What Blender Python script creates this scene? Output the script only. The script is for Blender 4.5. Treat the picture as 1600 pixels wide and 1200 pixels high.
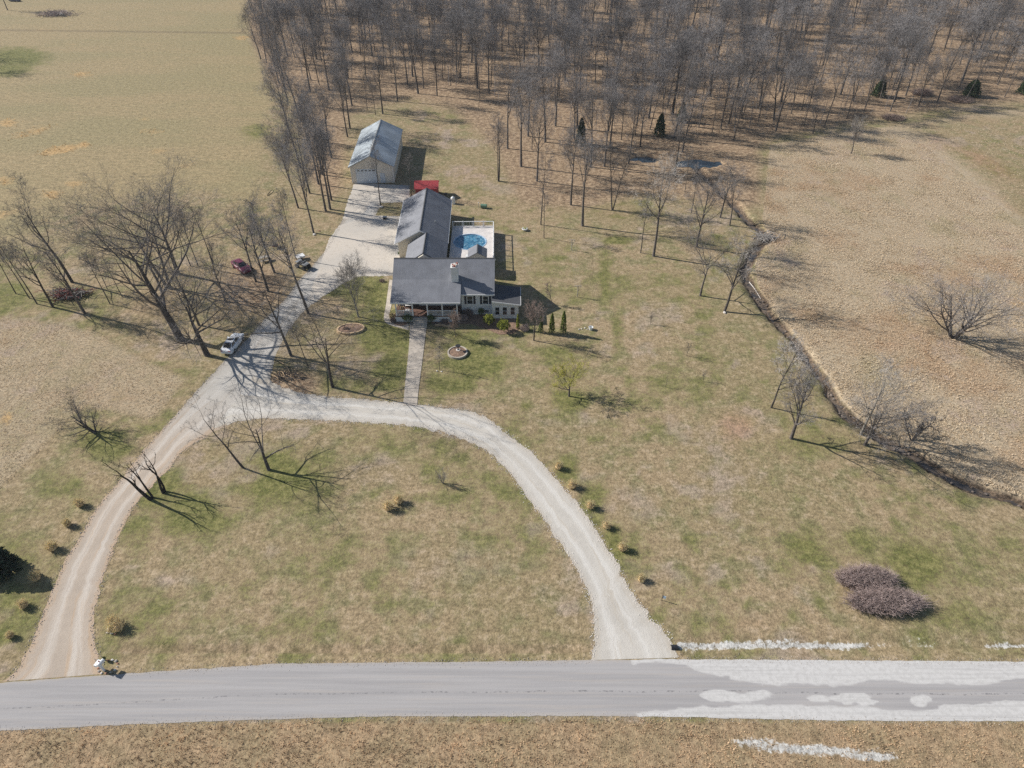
import bpy, bmesh, math, random
import numpy as np
from mathutils import Vector, Matrix

for o in list(bpy.data.objects):
    bpy.data.objects.remove(o)
SC = bpy.context.scene
COL = SC.collection
R = math.radians

# ------------------------------------------------------------------ camera, sky, sun, exposure
F, PITCH, CAM_H = 1067.0, R(40), 60.0
cam_data = bpy.data.cameras.new('camera')
cam_data.sensor_width = 36.0
cam_data.lens = 36.0 * F / 1600.0
cam_data.clip_start, cam_data.clip_end = 1.0, 6000.0
cam = bpy.data.objects.new('camera', cam_data)
COL.objects.link(cam)
cam.location = (0, 0, CAM_H)
cam.rotation_euler = (R(90) - PITCH, 0, 0)
SC.camera = cam

SUN_EL, SH_AZ = R(33), R(-18)            # elevation; direction in which shadows fall
to_sun = Vector((-math.cos(SH_AZ) * math.cos(SUN_EL), -math.sin(SH_AZ) * math.cos(SUN_EL), math.sin(SUN_EL)))
world = bpy.data.worlds.new('World')
SC.world = world
world.use_nodes = True
wn = world.node_tree
bg = wn.nodes.get('Background') or wn.nodes.new('ShaderNodeBackground')
sky = wn.nodes.new('ShaderNodeTexSky')
sky.sky_type = 'NISHITA'
sky.sun_disc = False
sky.sun_elevation = SUN_EL
sky.sun_rotation = math.atan2(to_sun.x, to_sun.y)
sky.dust_density = 0.5
wn.links.new(sky.outputs[0], bg.inputs[0])
bg.inputs[1].default_value = 0.070
sun_data = bpy.data.lights.new('sun', 'SUN')
sun_data.energy = 5.0
sun_data.angle = R(0.5)
sun_data.color = (1.0, 0.945, 0.87)
sun = bpy.data.objects.new('sun', sun_data)
COL.objects.link(sun)
sun.rotation_euler = to_sun.to_track_quat('Z', 'Y').to_euler()
HAZE = 0.00015
SC.cycles.volume_bounces = 0
SC.view_settings.view_transform = 'Standard'
SC.view_settings.look = 'None'
SC.view_settings.exposure = 0.34
SC.view_settings.gamma = 1.0
SC.view_settings.use_curve_mapping = False
SC.render.engine = 'CYCLES'
SC.cycles.use_denoising = False
SC.cycles.max_bounces = 4
SC.cycles.diffuse_bounces = 3
SC.cycles.glossy_bounces = 2
SC.cycles.transparent_max_bounces = 4

# ------------------------------------------------------------------ photo pixel <-> ground point (survey of the site)
CP, SP = math.cos(PITCH), math.sin(PITCH)
def P(u, v, z=0.0):
    a, b = (u - 800) / F, (600 - v) / F
    t = (z - CAM_H) / (-SP + b * CP)
    return Vector((a * t, (CP + b * SP) * t, z))
def PX(x, y, z=0.0):
    dz = z - CAM_H
    zc = y * CP - dz * SP
    return 800 + F * x / zc, 600 - F * (y * SP + dz * CP) / zc
def height_at(u0, v0, v1):
    b = (600 - v1) / F
    y = P(u0, v0).y
    t = y / (CP + b * SP)
    return CAM_H + t * (-SP + b * CP)

def sd_poly(U, V, pts):
    """signed distance (negative inside) of arrays U,V to polygon pts"""
    U = np.asarray(U, float); V = np.asarray(V, float)
    d = np.full(U.shape, 1e18); ins = np.zeros(U.shape, bool)
    n = len(pts)
    for i in range(n):
        ax, ay = pts[i]; bx, by = pts[(i + 1) % n]
        ex, ey = bx - ax, by - ay
        t = np.clip(((U - ax) * ex + (V - ay) * ey) / (ex * ex + ey * ey + 1e-9), 0, 1)
        d = np.minimum(d, (U - ax - t * ex) ** 2 + (V - ay - t * ey) ** 2)
        c = ((ay > V) != (by > V)) & (U < ex * (V - ay) / (ey if abs(ey) > 1e-9 else 1e-9) + ax)
        ins ^= c
    d = np.sqrt(d)
    return np.where(ins, -d, d)
def d_line(U, V, pts):
    d = np.full(np.shape(U), 1e18)
    for (ax, ay), (bx, by) in zip(pts[:-1], pts[1:]):
        ex, ey = bx - ax, by - ay
        t = np.clip(((U - ax) * ex + (V - ay) * ey) / (ex * ex + ey * ey + 1e-9), 0, 1)
        d = np.minimum(d, (U - ax - t * ex) ** 2 + (V - ay - t * ey) ** 2)
    return np.sqrt(d)
def blob(U, V, c):
    cu, cv, ru, rv = c[:4]
    st = c[4] if len(c) > 4 else 1.0
    ro = R(c[5]) if len(c) > 5 else 0.0
    du, dv = U - cu, V - cv
    a = du * math.cos(ro) + dv * math.sin(ro)
    b = -du * math.sin(ro) + dv * math.cos(ro)
    return st * np.clip(1.35 - np.sqrt((a / ru) ** 2 + (b / rv) ** 2), 0, 1)
def sstep(x, a, b):
    t = np.clip((x - a) / (b - a), 0, 1)
    return t * t * (3 - 2 * t)

# ------------------------------------------------------------------ materials
class NT:
    def __init__(s, name):
        s.m = bpy.data.materials.new(name); s.m.use_nodes = True
        s.t = s.m.node_tree; s.n = s.t.nodes; s.l = s.t.links
        s.b = s.n.get('Principled BSDF')
        s.geo = None
    def pos(s):
        if s.geo is None: s.geo = s.n.new('ShaderNodeNewGeometry').outputs['Position']
        return s.geo
    def objpos(s):
        return s.n.new('ShaderNodeTexCoord').outputs['Object']
    def link(s, a, inp):
        if isinstance(a, (int, float)): inp.default_value = a
        elif isinstance(a, tuple): inp.default_value = a if len(a) == 4 or len(inp.default_value) == 3 else (*a, 1)
        else: s.l.new(a, inp)
    def math(s, op, a, b=0.0, c=None, clamp=False):
        n = s.n.new('ShaderNodeMath'); n.operation = op; n.use_clamp = clamp
        s.link(a, n.inputs[0]); s.link(b, n.inputs[1])
        if c is not None: s.link(c, n.inputs[2])
        return n.outputs[0]
    def mix(s, f, a, b, mode='MIX'):
        n = s.n.new('ShaderNodeMix'); n.data_type = 'RGBA'; n.blend_type = mode; n.clamp_factor = True
        s.link(f, n.inputs[0]); s.link(a, n.inputs[6]); s.link(b, n.inputs[7])
        return n.outputs[2]
    def noise(s, scale, detail=2.0, rough=0.5, vec=None, sc3=None, dist=0.0):
        n = s.n.new('ShaderNodeTexNoise')
        v = vec if vec is not None else s.pos()
        if sc3:
            mp = s.n.new('ShaderNodeMapping'); mp.inputs['Scale'].default_value = sc3
            s.l.new(v, mp.inputs['Vector']); v = mp.outputs[0]
        s.l.new(v, n.inputs['Vector'])
        n.inputs['Scale'].default_value = scale; n.inputs['Detail'].default_value = detail
        n.inputs['Roughness'].default_value = rough; n.inputs['Distortion'].default_value = dist
        return n.outputs['Fac']
    def smooth(s, x, a, b):
        n = s.n.new('ShaderNodeMapRange'); n.interpolation_type = 'SMOOTHSTEP'
        s.link(x, n.inputs[0]); n.inputs[1].default_value = a; n.inputs[2].default_value = b
        return n.outputs[0]
    def attr(s, name):
        n = s.n.new('ShaderNodeAttribute'); n.attribute_name = name
        return n
    def sep(s, name):
        a = s.attr(name); x = s.n.new('ShaderNodeSeparateXYZ'); s.l.new(a.outputs['Vector'], x.inputs[0])
        return x.outputs[0], x.outputs[1], x.outputs[2]
    def bump(s, h, strength=0.5, dist=0.05):
        n = s.n.new('ShaderNodeBump'); n.inputs['Strength'].default_value = strength; n.inputs['Distance'].default_value = dist
        s.l.new(h, n.inputs['Height']); s.l.new(n.outputs[0], s.b.inputs['Normal'])
    def out(s, col, rough=0.85, metal=0.0, spec=None):
        s.link(col, s.b.inputs['Base Color']); s.link(rough, s.b.inputs['Roughness']); s.link(metal, s.b.inputs['Metallic'])
        if spec is not None: s.b.inputs['Specular IOR Level'].default_value = spec
        return s.m

def plain(name, col, rough=0.7, var=0.18, scale=3.0, metal=0.0, bump=0.0, bscale=20.0, spec=None, rnd=0.0, trans=0.0):
    k = NT(name)
    n = k.noise(scale, 4, 0.6, vec=k.objpos())
    dk = tuple(c * (1 - var) for c in col); lt = tuple(min(1, c * (1 + var)) for c in col)
    c = k.mix(k.smooth(n, 0.3, 0.7), dk, lt)
    if rnd:
        oi = k.n.new('ShaderNodeObjectInfo').outputs['Random']
        f = k.math('MULTIPLY_ADD', oi, rnd, 1 - rnd / 2)
        g = k.n.new('ShaderNodeCombineXYZ')
        for i in range(3): k.l.new(f, g.inputs[i])
        c = k.mix(1.0, c, g.outputs[0], 'MULTIPLY')
    if trans:
        tb = k.n.new('ShaderNodeBsdfTranslucent'); k.l.new(c, tb.inputs[0]); mx = k.n.new('ShaderNodeMixShader'); mx.inputs[0].default_value = trans
        k.l.new(k.b.outputs[0], mx.inputs[1]); k.l.new(tb.outputs[0], mx.inputs[2]); k.l.new(mx.outputs[0], k.n.get('Material Output').inputs[0])
    if bump: k.bump(k.noise(bscale, 3, 0.6, vec=k.objpos()), bump, 0.03)
    return k.out(c, rough, metal, spec)

def siding(name, col, pitch=0.12, vertical=False):
    k = NT(name)
    w = k.n.new('ShaderNodeTexWave'); w.wave_type = 'BANDS'; w.bands_direction = 'X' if vertical else 'Z'; w.wave_profile = 'SAW'
    w.inputs['Scale'].default_value = 0.314 / pitch
    k.l.new(k.objpos(), w.inputs['Vector'])
    n = k.noise(1.3, 5, 0.6, vec=k.objpos())
    c = k.mix(k.smooth(n, 0.3, 0.8), tuple(x * 0.88 for x in col), col)
    k.bump(w.outputs['Fac'], 0.6, 0.02)
    return k.out(c, 0.6)

def shingles(name, col):
    k = NT(name)
    op = k.objpos()
    n1 = k.noise(0.5, 4, 0.6, vec=op); n2 = k.noise(9.0, 2, 0.7, vec=op, sc3=(1, 2.5, 2.5)); n3 = k.noise(1.2, 3, 0.6, vec=op, sc3=(3, .25, .25))
    c = k.mix(k.smooth(n1, 0.3, 0.7), tuple(x * 0.86 for x in col), tuple(x * 1.12 for x in col))
    c = k.mix(k.math('MULTIPLY', k.smooth(n2, 0.45, 0.7), 0.45), c, tuple(x * 0.55 for x in col))
    c = k.mix(k.math('MULTIPLY', k.smooth(n3, 0.5, 0.75), 0.3), c, tuple(x * 1.45 for x in col))
    k.bump(n2, 0.5, 0.03)
    return k.out(c, 0.88)

def metal_roof(name, col):
    k = NT(name)
    op = k.objpos()
    w = k.n.new('ShaderNodeTexWave'); w.bands_direction = 'Y'; w.inputs['Scale'].default_value = 0.36
    k.l.new(op, w.inputs['Vector'])
    n1 = k.noise(0.35, 4, 0.6, vec=op); n2 = k.noise(0.8, 3, 0.6, vec=op, sc3=(.15, 2.5, .15))
    c = k.mix(k.smooth(n1, 0.35, 0.7), tuple(x * 0.8 for x in col), tuple(x * 1.15 for x in col))
    c = k.mix(k.math('MULTIPLY', k.smooth(n2, 0.5, 0.7), 0.4), c, tuple(x * 0.55 for x in col))
    k.bump(k.smooth(w.outputs['Fac'], 0.8, 1.0), 0.6, 0.05)
    return k.out(c, 0.45, 0.1)

M = {}
M['bark'] = plain('bark', (0.105, 0.092, 0.083), 0.95, 0.35, 2.0, bump=0.6, bscale=9, spec=0.2, rnd=0.7)
M['bark_pale'] = plain('pale_bark', (0.27, 0.25, 0.22), 0.95, 0.3, 2.0, bump=0.5, bscale=9, spec=0.2)
M['twig'] = plain('twigs', (0.222, 0.210, 0.208), 0.95, 0.25, 0.35, spec=0.15, rnd=0.6)
M['twig_pale'] = plain('pale_twigs', (0.36, 0.335, 0.31), 0.95, 0.3, 0.35, spec=0.15, rnd=0.4)
M['twig_red'] = plain('reddish_twigs', (0.30, 0.23, 0.20), 0.95, 0.25, 1.0, spec=0.15)
M['twig_shrub'] = plain('shrub_twigs', (0.46, 0.37, 0.345), 0.95, 0.35, 1.2, spec=0.15)
M['bud'] = plain('yellow_buds', (0.50, 0.48, 0.13), 0.9, 0.3, 1.0, spec=0.15, trans=0.4)
M['dead_bark'] = plain('dead_bark', (0.045, 0.038, 0.034), 0.95, 0.4, 3.0, bump=0.5, spec=0.2)
M['siding'] = siding('white_siding', (0.80, 0.81, 0.80))
M['beige_siding'] = siding('beige_siding', (0.64, 0.60, 0.51))
M['barn_metal'] = siding('barn_wall_metal', (0.74, 0.69, 0.60), 0.25, True)
M['trim'] = plain('white_trim', (0.78, 0.78, 0.77), 0.5, 0.06)
M['roof'] = shingles('grey_shingles', (0.200, 0.208, 0.232))
M['roof_shaded'] = shingles('shaded_shingles', (0.085, 0.088, 0.098))  # sun room roof: shade of the main house painted in as darker shingles
M['ridge'] = plain('ridge_cap', (0.075, 0.078, 0.085), 0.85, 0.2)
M['barn_roof'] = metal_roof('barn_roof_metal', (0.39, 0.44, 0.48))
M['glass'] = plain('window_glass', (0.025, 0.032, 0.038), 0.08, 0.2, 1.0, spec=0.6)
M['shutter'] = plain('navy_shutter', (0.035, 0.04, 0.055), 0.6, 0.15)
M['deck_brown'] = plain('brown_deck_boards', (0.14, 0.075, 0.055), 0.75, 0.25, 2.0)
M['deck_white'] = plain('pale_deck', (0.62, 0.585, 0.56), 0.7, 0.10, 0.8)
M['red_metal'] = plain('red_roof', (0.42, 0.055, 0.06), 0.5, 0.12)
M['dark_red'] = plain('dark_red_wall', (0.30, 0.022, 0.03), 0.6, 0.15)
M['white_door'] = siding('overhead_door', (0.62, 0.68, 0.74), 0.55)
M['concrete'] = plain('concrete', (0.44, 0.39, 0.33), 0.9, 0.16, 0.9, bump=0.2, bscale=30)
M['stone'] = plain('stone', (0.42, 0.38, 0.34), 0.9, 0.35, 4.0, bump=0.4)
M['stone_dark'] = plain('dark_stone', (0.20, 0.165, 0.14), 0.9, 0.5, 2.0)
M['stone_white'] = plain('pale_stone', (0.66, 0.62, 0.58), 0.9, 0.2, 6.0, bump=0.4)
M['brick'] = plain('red_brick', (0.36, 0.12, 0.085), 0.9, 0.35, 5.0)
M['mulch'] = plain('mulch', (0.23, 0.15, 0.105), 0.95, 0.45, 5.0, bump=0.7, bscale=14)
M['straw'] = plain('straw_blades', (0.90, 0.715, 0.47), 0.9, 0.3, 3.0, spec=0.2, trans=0.45)
M['straw_field'] = plain('straw_field_blades', (0.62, 0.43, 0.21), 0.9, 0.35, 0.4, spec=0.1, trans=0.3)
M['straw_core'] = plain('straw_tuft', (0.70, 0.50, 0.285), 0.95, 0.32, 9.0, bump=0.5, bscale=16, spec=0.1)
M['meadow'] = plain('meadow_blades', (0.72, 0.59, 0.43), 0.9, 0.3, 0.3, spec=0.15, trans=0.4)
def meadow_tint(k, c):
    a = k.noise(.055, 4, .6); b = k.noise(.11, 4, .6, sc3=(1.3, .8, 1))
    c = k.mix(k.math('MULTIPLY', k.smooth(a, .50, .66), .6), c, k.mix(1.0, c, (.88, .76, .68), 'MULTIPLY'))
    return k.mix(k.math('MULTIPLY', k.smooth(b, .52, .68), .6), c, k.mix(1.0, c, (.80, .83, .74), 'MULTIPLY'))
k = NT('meadow_blades_tinted')
c = meadow_tint(k, k.mix(k.smooth(k.noise(.3, 4, .6), .3, .7), (0.62, 0.515, 0.375), (0.78, 0.67, 0.51)))
tb = k.n.new('ShaderNodeBsdfTranslucent'); k.l.new(c, tb.inputs[0]); mx = k.n.new('ShaderNodeMixShader'); mx.inputs[0].default_value = .4
k.l.new(k.b.outputs[0], mx.inputs[1]); k.l.new(tb.outputs[0], mx.inputs[2]); k.l.new(mx.outputs[0], k.n.get('Material Output').inputs[0])
M['meadow'] = k.out(c, .9, 0, .1)
M['brown_blades'] = plain('brown_verge_blades', (0.60, 0.45, 0.30), 0.9, 0.4, 0.4, spec=0.15, trans=0.4)
M['evergreen'] = plain('evergreen', (0.045, 0.070, 0.030), 0.85, 0.4, 1.5, spec=0.2)
M['arbor'] = plain('arborvitae', (0.15, 0.19, 0.035), 0.85, 0.35, 2.5, spec=0.2)
M['boxwood'] = plain('boxwood', (0.23, 0.25, 0.04), 0.85, 0.35, 3.0, spec=0.2)
M['dkshrub'] = plain('dark_shrub', (0.10, 0.135, 0.038), 0.85, 0.4, 3.0, spec=0.2)
M['spruce'] = plain('spruce', (0.030, 0.052, 0.032), 0.9, 0.4, 1.2, spec=0.2)
M['car_white'] = plain('white_paint', (0.74, 0.76, 0.79), 0.22, 0.03, spec=0.6)
M['car_maroon'] = plain('maroon_paint', (0.15, 0.02, 0.05), 0.25, 0.15, spec=0.6)
M['car_blue'] = plain('navy_paint', (0.03, 0.04, 0.10), 0.25, 0.15, spec=0.6)
M['tyre'] = plain('tyre_rubber', (0.02, 0.02, 0.02), 0.9, 0.2)
M['rim'] = plain('alloy_rim', (0.45, 0.46, 0.48), 0.35, 0.1, metal=0.7)
M['lamp_red'] = plain('tail_lamp', (0.4, 0.02, 0.02), 0.2, 0.1)
M['lamp_clear'] = plain('head_lamp', (0.7, 0.72, 0.74), 0.1, 0.05)
M['black'] = plain('black_plastic', (0.025, 0.026, 0.03), 0.5, 0.2)
M['steel'] = plain('grey_steel', (0.36, 0.37, 0.37), 0.45, 0.15, metal=0.5)
M['wood_grey'] = plain('weathered_wood', (0.36, 0.33, 0.29), 0.9, 0.25, 3.0)
M['wood_tan'] = plain('tan_wood', (0.50, 0.36, 0.22), 0.85, 0.25, 3.0)
M['white_plastic'] = plain('white_plastic', (0.76, 0.77, 0.77), 0.4, 0.05)
M['blue_pale'] = plain('pale_blue_paint', (0.42, 0.55, 0.70), 0.5, 0.08)
M['green_paint'] = plain('green_paint', (0.12, 0.22, 0.15), 0.5, 0.15)
M['rust'] = plain('rusty_red', (0.19, 0.045, 0.035), 0.9, 0.4, 3.0)
M['terracotta'] = plain('terracotta', (0.40, 0.20, 0.13), 0.8, 0.2)

k = NT('pool_cover')
n1 = k.noise(0.9, 3, 0.6, vec=k.objpos(), dist=1.5); n2 = k.noise(2.4, 3, 0.6, vec=k.objpos(), sc3=(1, .45, 1), dist=2.5)
c = k.mix(k.smooth(n1, .4, .65), (0.025, 0.12, 0.22), (0.08, 0.25, 0.38))
c = k.mix(k.smooth(n2, .54, .68), c, (0.34, 0.50, 0.58))  # pale streaks are reflections painted into the cover colour
k.bump(n2, 0.6, 0.06)
M['pool_cover'] = k.out(c, 0.25)

k = NT('creek')
n = k.noise(.5, 4, .6); n2 = k.noise(3., 3, .6)
k.bump(n2, 0.25, 0.03)
M['creek'] = k.out(k.mix(k.smooth(n, .4, .6), (0.060, 0.055, 0.052), (0.150, 0.115, 0.085)), k.math('MULTIPLY_ADD', k.smooth(n, .4, .6), .6, .12), 0.0, 0.5)
k = NT('water')
n = k.noise(1.5, 3, 0.6)
k.bump(n, 0.15, 0.02)
M['water'] = k.out((0.036, 0.058, 0.080), 0.08, 0.0, 0.9)

# ------------------------------------------------------------------ object helpers
def link_props(o, label=None, cat=None, group=None, kind=None):
    if label: o['label'] = label
    if cat: o['category'] = cat
    if group: o['group'] = group
    if kind: o['kind'] = kind
    return o
def empty(name, loc, label, cat, group=None, rz=0.0, scale=1.0):
    o = bpy.data.objects.new(name, None); COL.objects.link(o)
    o.empty_display_size = 0.3
    o.location = loc; o.rotation_euler = (0, 0, rz)
    o.scale = (scale,) * 3 if isinstance(scale, (int, float)) else scale
    return link_props(o, label, cat, group)
def np_mesh(name, verts, faces, mat, smooth=False, k=4):
    """verts (n,3), faces (m,k)"""
    me = bpy.data.meshes.new(name)
    verts = np.asarray(verts, np.float32); faces = np.asarray(faces, np.int32)
    me.vertices.add(len(verts)); me.vertices.foreach_set('co', verts.ravel())
    me.loops.add(faces.size); me.loops.foreach_set('vertex_index', faces.ravel())
    me.polygons.add(len(faces))
    me.polygons.foreach_set('loop_start', np.arange(0, faces.size, k, dtype=np.int32))
    if smooth: me.polygons.foreach_set('use_smooth', np.ones(len(faces), bool))
    me.update(calc_edges=True)
    if mat is not None: me.materials.append(mat)
    return me
def obj(name, me, parent=None, loc=None):
    o = bpy.data.objects.new(name, me); COL.objects.link(o)
    if parent is not None: o.parent = parent
    if loc is not None: o.location = loc
    return o
class MB:
    def __init__(s): s.v = []; s.f = []
    def add(s, vs, fs):
        n = len(s.v); s.v += [tuple(x) for x in vs]; s.f += [tuple(i + n for i in q) for q in fs]; return s
    def box(s, x0, x1, y0, y1, z0, z1):
        return s.add([(x0,y0,z0),(x1,y0,z0),(x1,y1,z0),(x0,y1,z0),(x0,y0,z1),(x1,y0,z1),(x1,y1,z1),(x0,y1,z1)],
                     [(0,3,2,1),(4,5,6,7),(0,1,5,4),(1,2,6,5),(2,3,7,6),(3,0,4,7)])
    def cbox(s, c, size, rz=0.0, tilt=0.0):
        hx, hy, hz = (q / 2 for q in size)
        m = Matrix.Translation(c) @ Matrix.Rotation(rz, 4, 'Z') @ Matrix.Rotation(tilt, 4, 'Y')
        vs = [m @ Vector((a*hx, b*hy, d*hz)) for d in (-1,1) for b in (-1,1) for a in (-1,1)]
        return s.add(vs, [(0,2,3,1),(4,5,7,6),(0,1,5,4),(1,3,7,5),(3,2,6,7),(2,0,4,6)])
    def prism_x(s, prof, x0, x1):
        """profile of (y,z) swept along x"""
        n = len(prof)
        vs = [(x0, y, z) for y, z in prof] + [(x1, y, z) for y, z in prof]
        fs = [tuple(range(n)), tuple(reversed(range(n, 2*n)))] + [(i, i+n, (i+1) % n + n, (i+1) % n) for i in range(n)]
        return s.add(vs, fs)
    def prism_y(s, prof, y0, y1):
        n = len(prof)
        vs = [(x, y0, z) for x, z in prof] + [(x, y1, z) for x, z in prof]
        fs = [tuple(range(n)), tuple(reversed(range(n, 2*n)))] + [(i, i+n, (i+1) % n + n, (i+1) % n) for i in range(n)]
        return s.add(vs, fs)
    def prism_z(s, poly, z0, z1):
        n = len(poly)
        vs = [(x, y, z0) for x, y in poly] + [(x, y, z1) for x, y in poly]
        fs = [tuple(reversed(range(n))), tuple(range(n, 2*n))] + [(i, (i+1) % n, (i+1) % n + n, i+n) for i in range(n)]
        return s.add(vs, fs)
    def slab(s, q, th):
        """quad q (top, ccw from above) with thickness th below"""
        vs = [Vector(p) for p in q] + [Vector(p) - Vector((0, 0, th)) for p in q]
        return s.add(vs, [(0,1,2,3),(7,6,5,4),(0,4,5,1),(1,5,6,2),(2,6,7,3),(3,7,4,0)])
    def cyl(s, p0, p1, r0, r1=None, n=10):
        r1 = r0 if r1 is None else r1
        p0, p1 = Vector(p0), Vector(p1); d = (p1 - p0).normalized()
        u = d.orthogonal().normalized(); w = d.cross(u)
        vs = [p + (u * math.cos(2*math.pi*i/n) + w * math.sin(2*math.pi*i/n)) * r for p, r in ((p0, r0), (p1, r1)) for i in range(n)]
        fs = [tuple(reversed(range(n))), tuple(range(n, 2*n))] + [(i, (i+1) % n, (i+1) % n + n, i+n) for i in range(n)]
        return s.add(vs, fs)
    def lathe(s, prof, c=(0, 0, 0), n=20, sx=1.0, sy=1.0):
        """profile of (r,z); closed caps"""
        m = len(prof)
        vs = [(c[0] + r*sx*math.cos(2*math.pi*i/n), c[1] + r*sy*math.sin(2*math.pi*i/n), c[2] + z) for r, z in prof for i in range(n)]
        fs = [(j*n+i, j*n+(i+1) % n, (j+1)*n+(i+1) % n, (j+1)*n+i) for j in range(m-1) for i in range(n)]
        fs += [tuple(reversed(range(n))), tuple(range((m-1)*n, m*n))]
        return s.add(vs, fs)
    def rock(s, c, r, rng, flat=0.6):
        bm = bmesh.new(); bmesh.ops.create_icosphere(bm, subdivisions=1, radius=1.0)
        sx, sy = r * rng.uniform(.8, 1.3), r * rng.uniform(.7, 1.1)
        vs = [(c[0] + q.co.x*sx*rng.uniform(.8, 1.15), c[1] + q.co.y*sy*rng.uniform(.8, 1.15), c[2] + q.co.z*r*flat*rng.uniform(.8, 1.15)) for q in bm.verts]
        bm.verts.index_update()
        fs = [tuple(q.index for q in f.verts) for f in bm.faces]; bm.free()
        return s.add(vs, fs)
    def mesh(s, name, mat, smooth=False):
        me = bpy.data.meshes.new(name); me.from_pydata(s.v, [], s.f)
        if mat: me.materials.append(mat)
        bm = bmesh.new(); bm.from_mesh(me); bmesh.ops.recalc_face_normals(bm, faces=bm.faces); bm.to_mesh(me); bm.free()
        if smooth:
            for p in me.polygons: p.use_smooth = True
        me.update(); return me
    def build(s, name, mat, parent=None, smooth=False, label=None):
        o = obj(name, s.mesh(name, mat, smooth), parent)
        if label: o['label'] = label
        return o
def copy_tree(o, parent=None):
    c = o.copy(); COL.objects.link(c); c.parent = parent
    for ch in list(o.children): copy_tree(ch, c)
    return c
rng = random.Random(7)
nrg = np.random.default_rng(11)

# ------------------------------------------------------------------ ground sheet
CREEK = [(1090,262),(1120,292),(1150,322),(1172,345),(1192,362),(1197,376),(1178,394),(1164,418),(1170,440),(1187,464),(1205,490),(1226,513),(1246,538),(1264,562),(1281,582),(1295,600),(1301,618),(1318,640),(1342,660),(1375,681),(1402,696),(1427,706),(1452,723),(1482,741),(1522,760),(1562,773),(1602,786),(1680,806),(1800,826)]
creek_w = [tuple(P(u, v))[:2] for u, v in CREEK]
PONDS = [((1008, 247), 3.0, 1.5), ((1088, 253), 4.8, 2.2)]
def noise2(x, y, seed, cell):
    g = np.random.default_rng(seed).random((256, 256))
    xi, yi = np.floor(x / cell).astype(int), np.floor(y / cell).astype(int)
    fx, fy = x / cell - xi, y / cell - yi
    fx, fy = fx*fx*(3-2*fx), fy*fy*(3-2*fy)
    a, b = g[xi % 256, yi % 256], g[(xi+1) % 256, yi % 256]
    c, d = g[xi % 256, (yi+1) % 256], g[(xi+1) % 256, (yi+1) % 256]
    return (a*(1-fx)+b*fx)*(1-fy) + (c*(1-fx)+d*fx)*fy

xs = np.concatenate([-np.array([2600, 1300, 700, 450, 330]), np.arange(-260, -104, 1.8), np.arange(-104, 112, 0.62), np.arange(112, 262, 1.8), [330, 450, 700, 1300, 2600]])
ys = np.concatenate([[-2600, -1300, -600, -250, -80, -20, 0, 10], np.arange(16, 135, 0.62), np.arange(135, 340, 1.2), [370, 450, 700, 1300, 2600, 4000]])
GX, GY = np.meshgrid(xs, ys, indexing='ij')
X, Y = GX.ravel(), GY.ravel()
ZC = Y * CP + CAM_H * SP
ok = ZC > 5
ZS = np.where(ok, ZC, 5)
U = np.where(ok, 800 + F * X / ZS, 800.0 + X * 10)
V = np.where(ok, 600 - F * (Y * SP - CAM_H * CP) / ZS, 1500.0)
# carve creek, ponds and ditches
dc = d_line(X, Y, creek_w)
jit = noise2(X, Y, 5, 1.7) * 0.9 + noise2(X, Y, 6, 0.6) * 0.35
creek_half = 0.05 + 0.40 * noise2(X, Y, 9, 6.0)
Z = -0.75 * (1 - sstep(dc + jit - 0.6, creek_half, creek_half + 1.1))
pond_m = np.zeros_like(X)
for (pc, rx, ry) in PONDS:
    c = P(*pc); q = np.sqrt(((X - c.x) / rx) ** 2 + ((Y - c.y) / ry) ** 2) + (noise2(X, Y, 15, 1.5) - .5) * .5
    pond_m = np.maximum(pond_m, 1 - sstep(q, 0.8, 1.35))
Z = np.minimum(Z, -0.9 * pond_m)
# shallow ditch beside the road
Z -= 0.18 * np.exp(-((V - 1018) / 7.0) ** 2) * ((U > 200) & (U < 905)) + 0.2 * np.exp(-((V - 1006) / 7.0) ** 2) * (U > 1075)
near = (V > 560) & (V < 1300)

green = np.zeros_like(X); straw = np.zeros_like(X); bare = np.zeros_like(X); redd = np.zeros_like(X)
for c in [(160,690,45,30,.9),(185,705,30,20,.8),(250,760,60,50,.75),(300,805,75,45,.8),(440,745,100,60,.7),(480,770,60,40,.6),(600,690,90,30,.4),(215,835,40,40,.55),
          (600,520,55,45,1.),(615,575,30,45,1.),(545,445,60,25,.85),(535,600,60,18,.7),(590,470,30,40,.9),(740,555,65,50,.95),(700,600,60,22,.75),(690,540,35,50,.55),(885,600,50,55,.45),(890,625,35,22,.8),(870,555,40,25,.6),
          (965,376,36,7,1.),(945,430,14,60,.62),(965,515,12,45,.55),(900,460,50,20,.45),(850,420,30,50,.42),(1130,385,80,25,.3),(1050,440,30,60,.15),
          (1430,880,70,55,.75),(1265,860,55,45,.6),(1330,850,60,35,.5),(1490,960,60,30,.5),(985,880,45,70,.5),(930,790,30,50,.7),(885,735,25,30,.7),(960,850,20,50,.8),
          (40,940,60,60,.55),(20,870,60,50,.5),(100,760,60,35,.5),(90,900,50,40,.4),(15,990,40,30,.55),(25,90,55,18,.9),(15,108,40,14,.8),(1500,285,45,12,.8,18),(1560,860,90,60,.35),(1270,690,90,28,.5),(1430,890,40,30,.4),
          (10,465,50,40,.8),(120,475,110,30,.5),(150,505,60,14,.4),(400,205,30,14,.6),(410,340,50,30,.3),(500,240,40,60,.25),(560,330,30,12,.5),(205,975,70,60,.4),(240,1005,60,12,.6),(520,860,150,60,.35),(610,900,60,40,.3),(380,900,80,40,.3),(1560,770,60,40,.3),(800,510,20,10,.2),(800,300,60,40,.12),(260,590,60,40,.35),(760,680,40,18,.4),(830,720,20,20,.6)]:
    green = np.maximum(green, blob(U, V, c))
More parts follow.
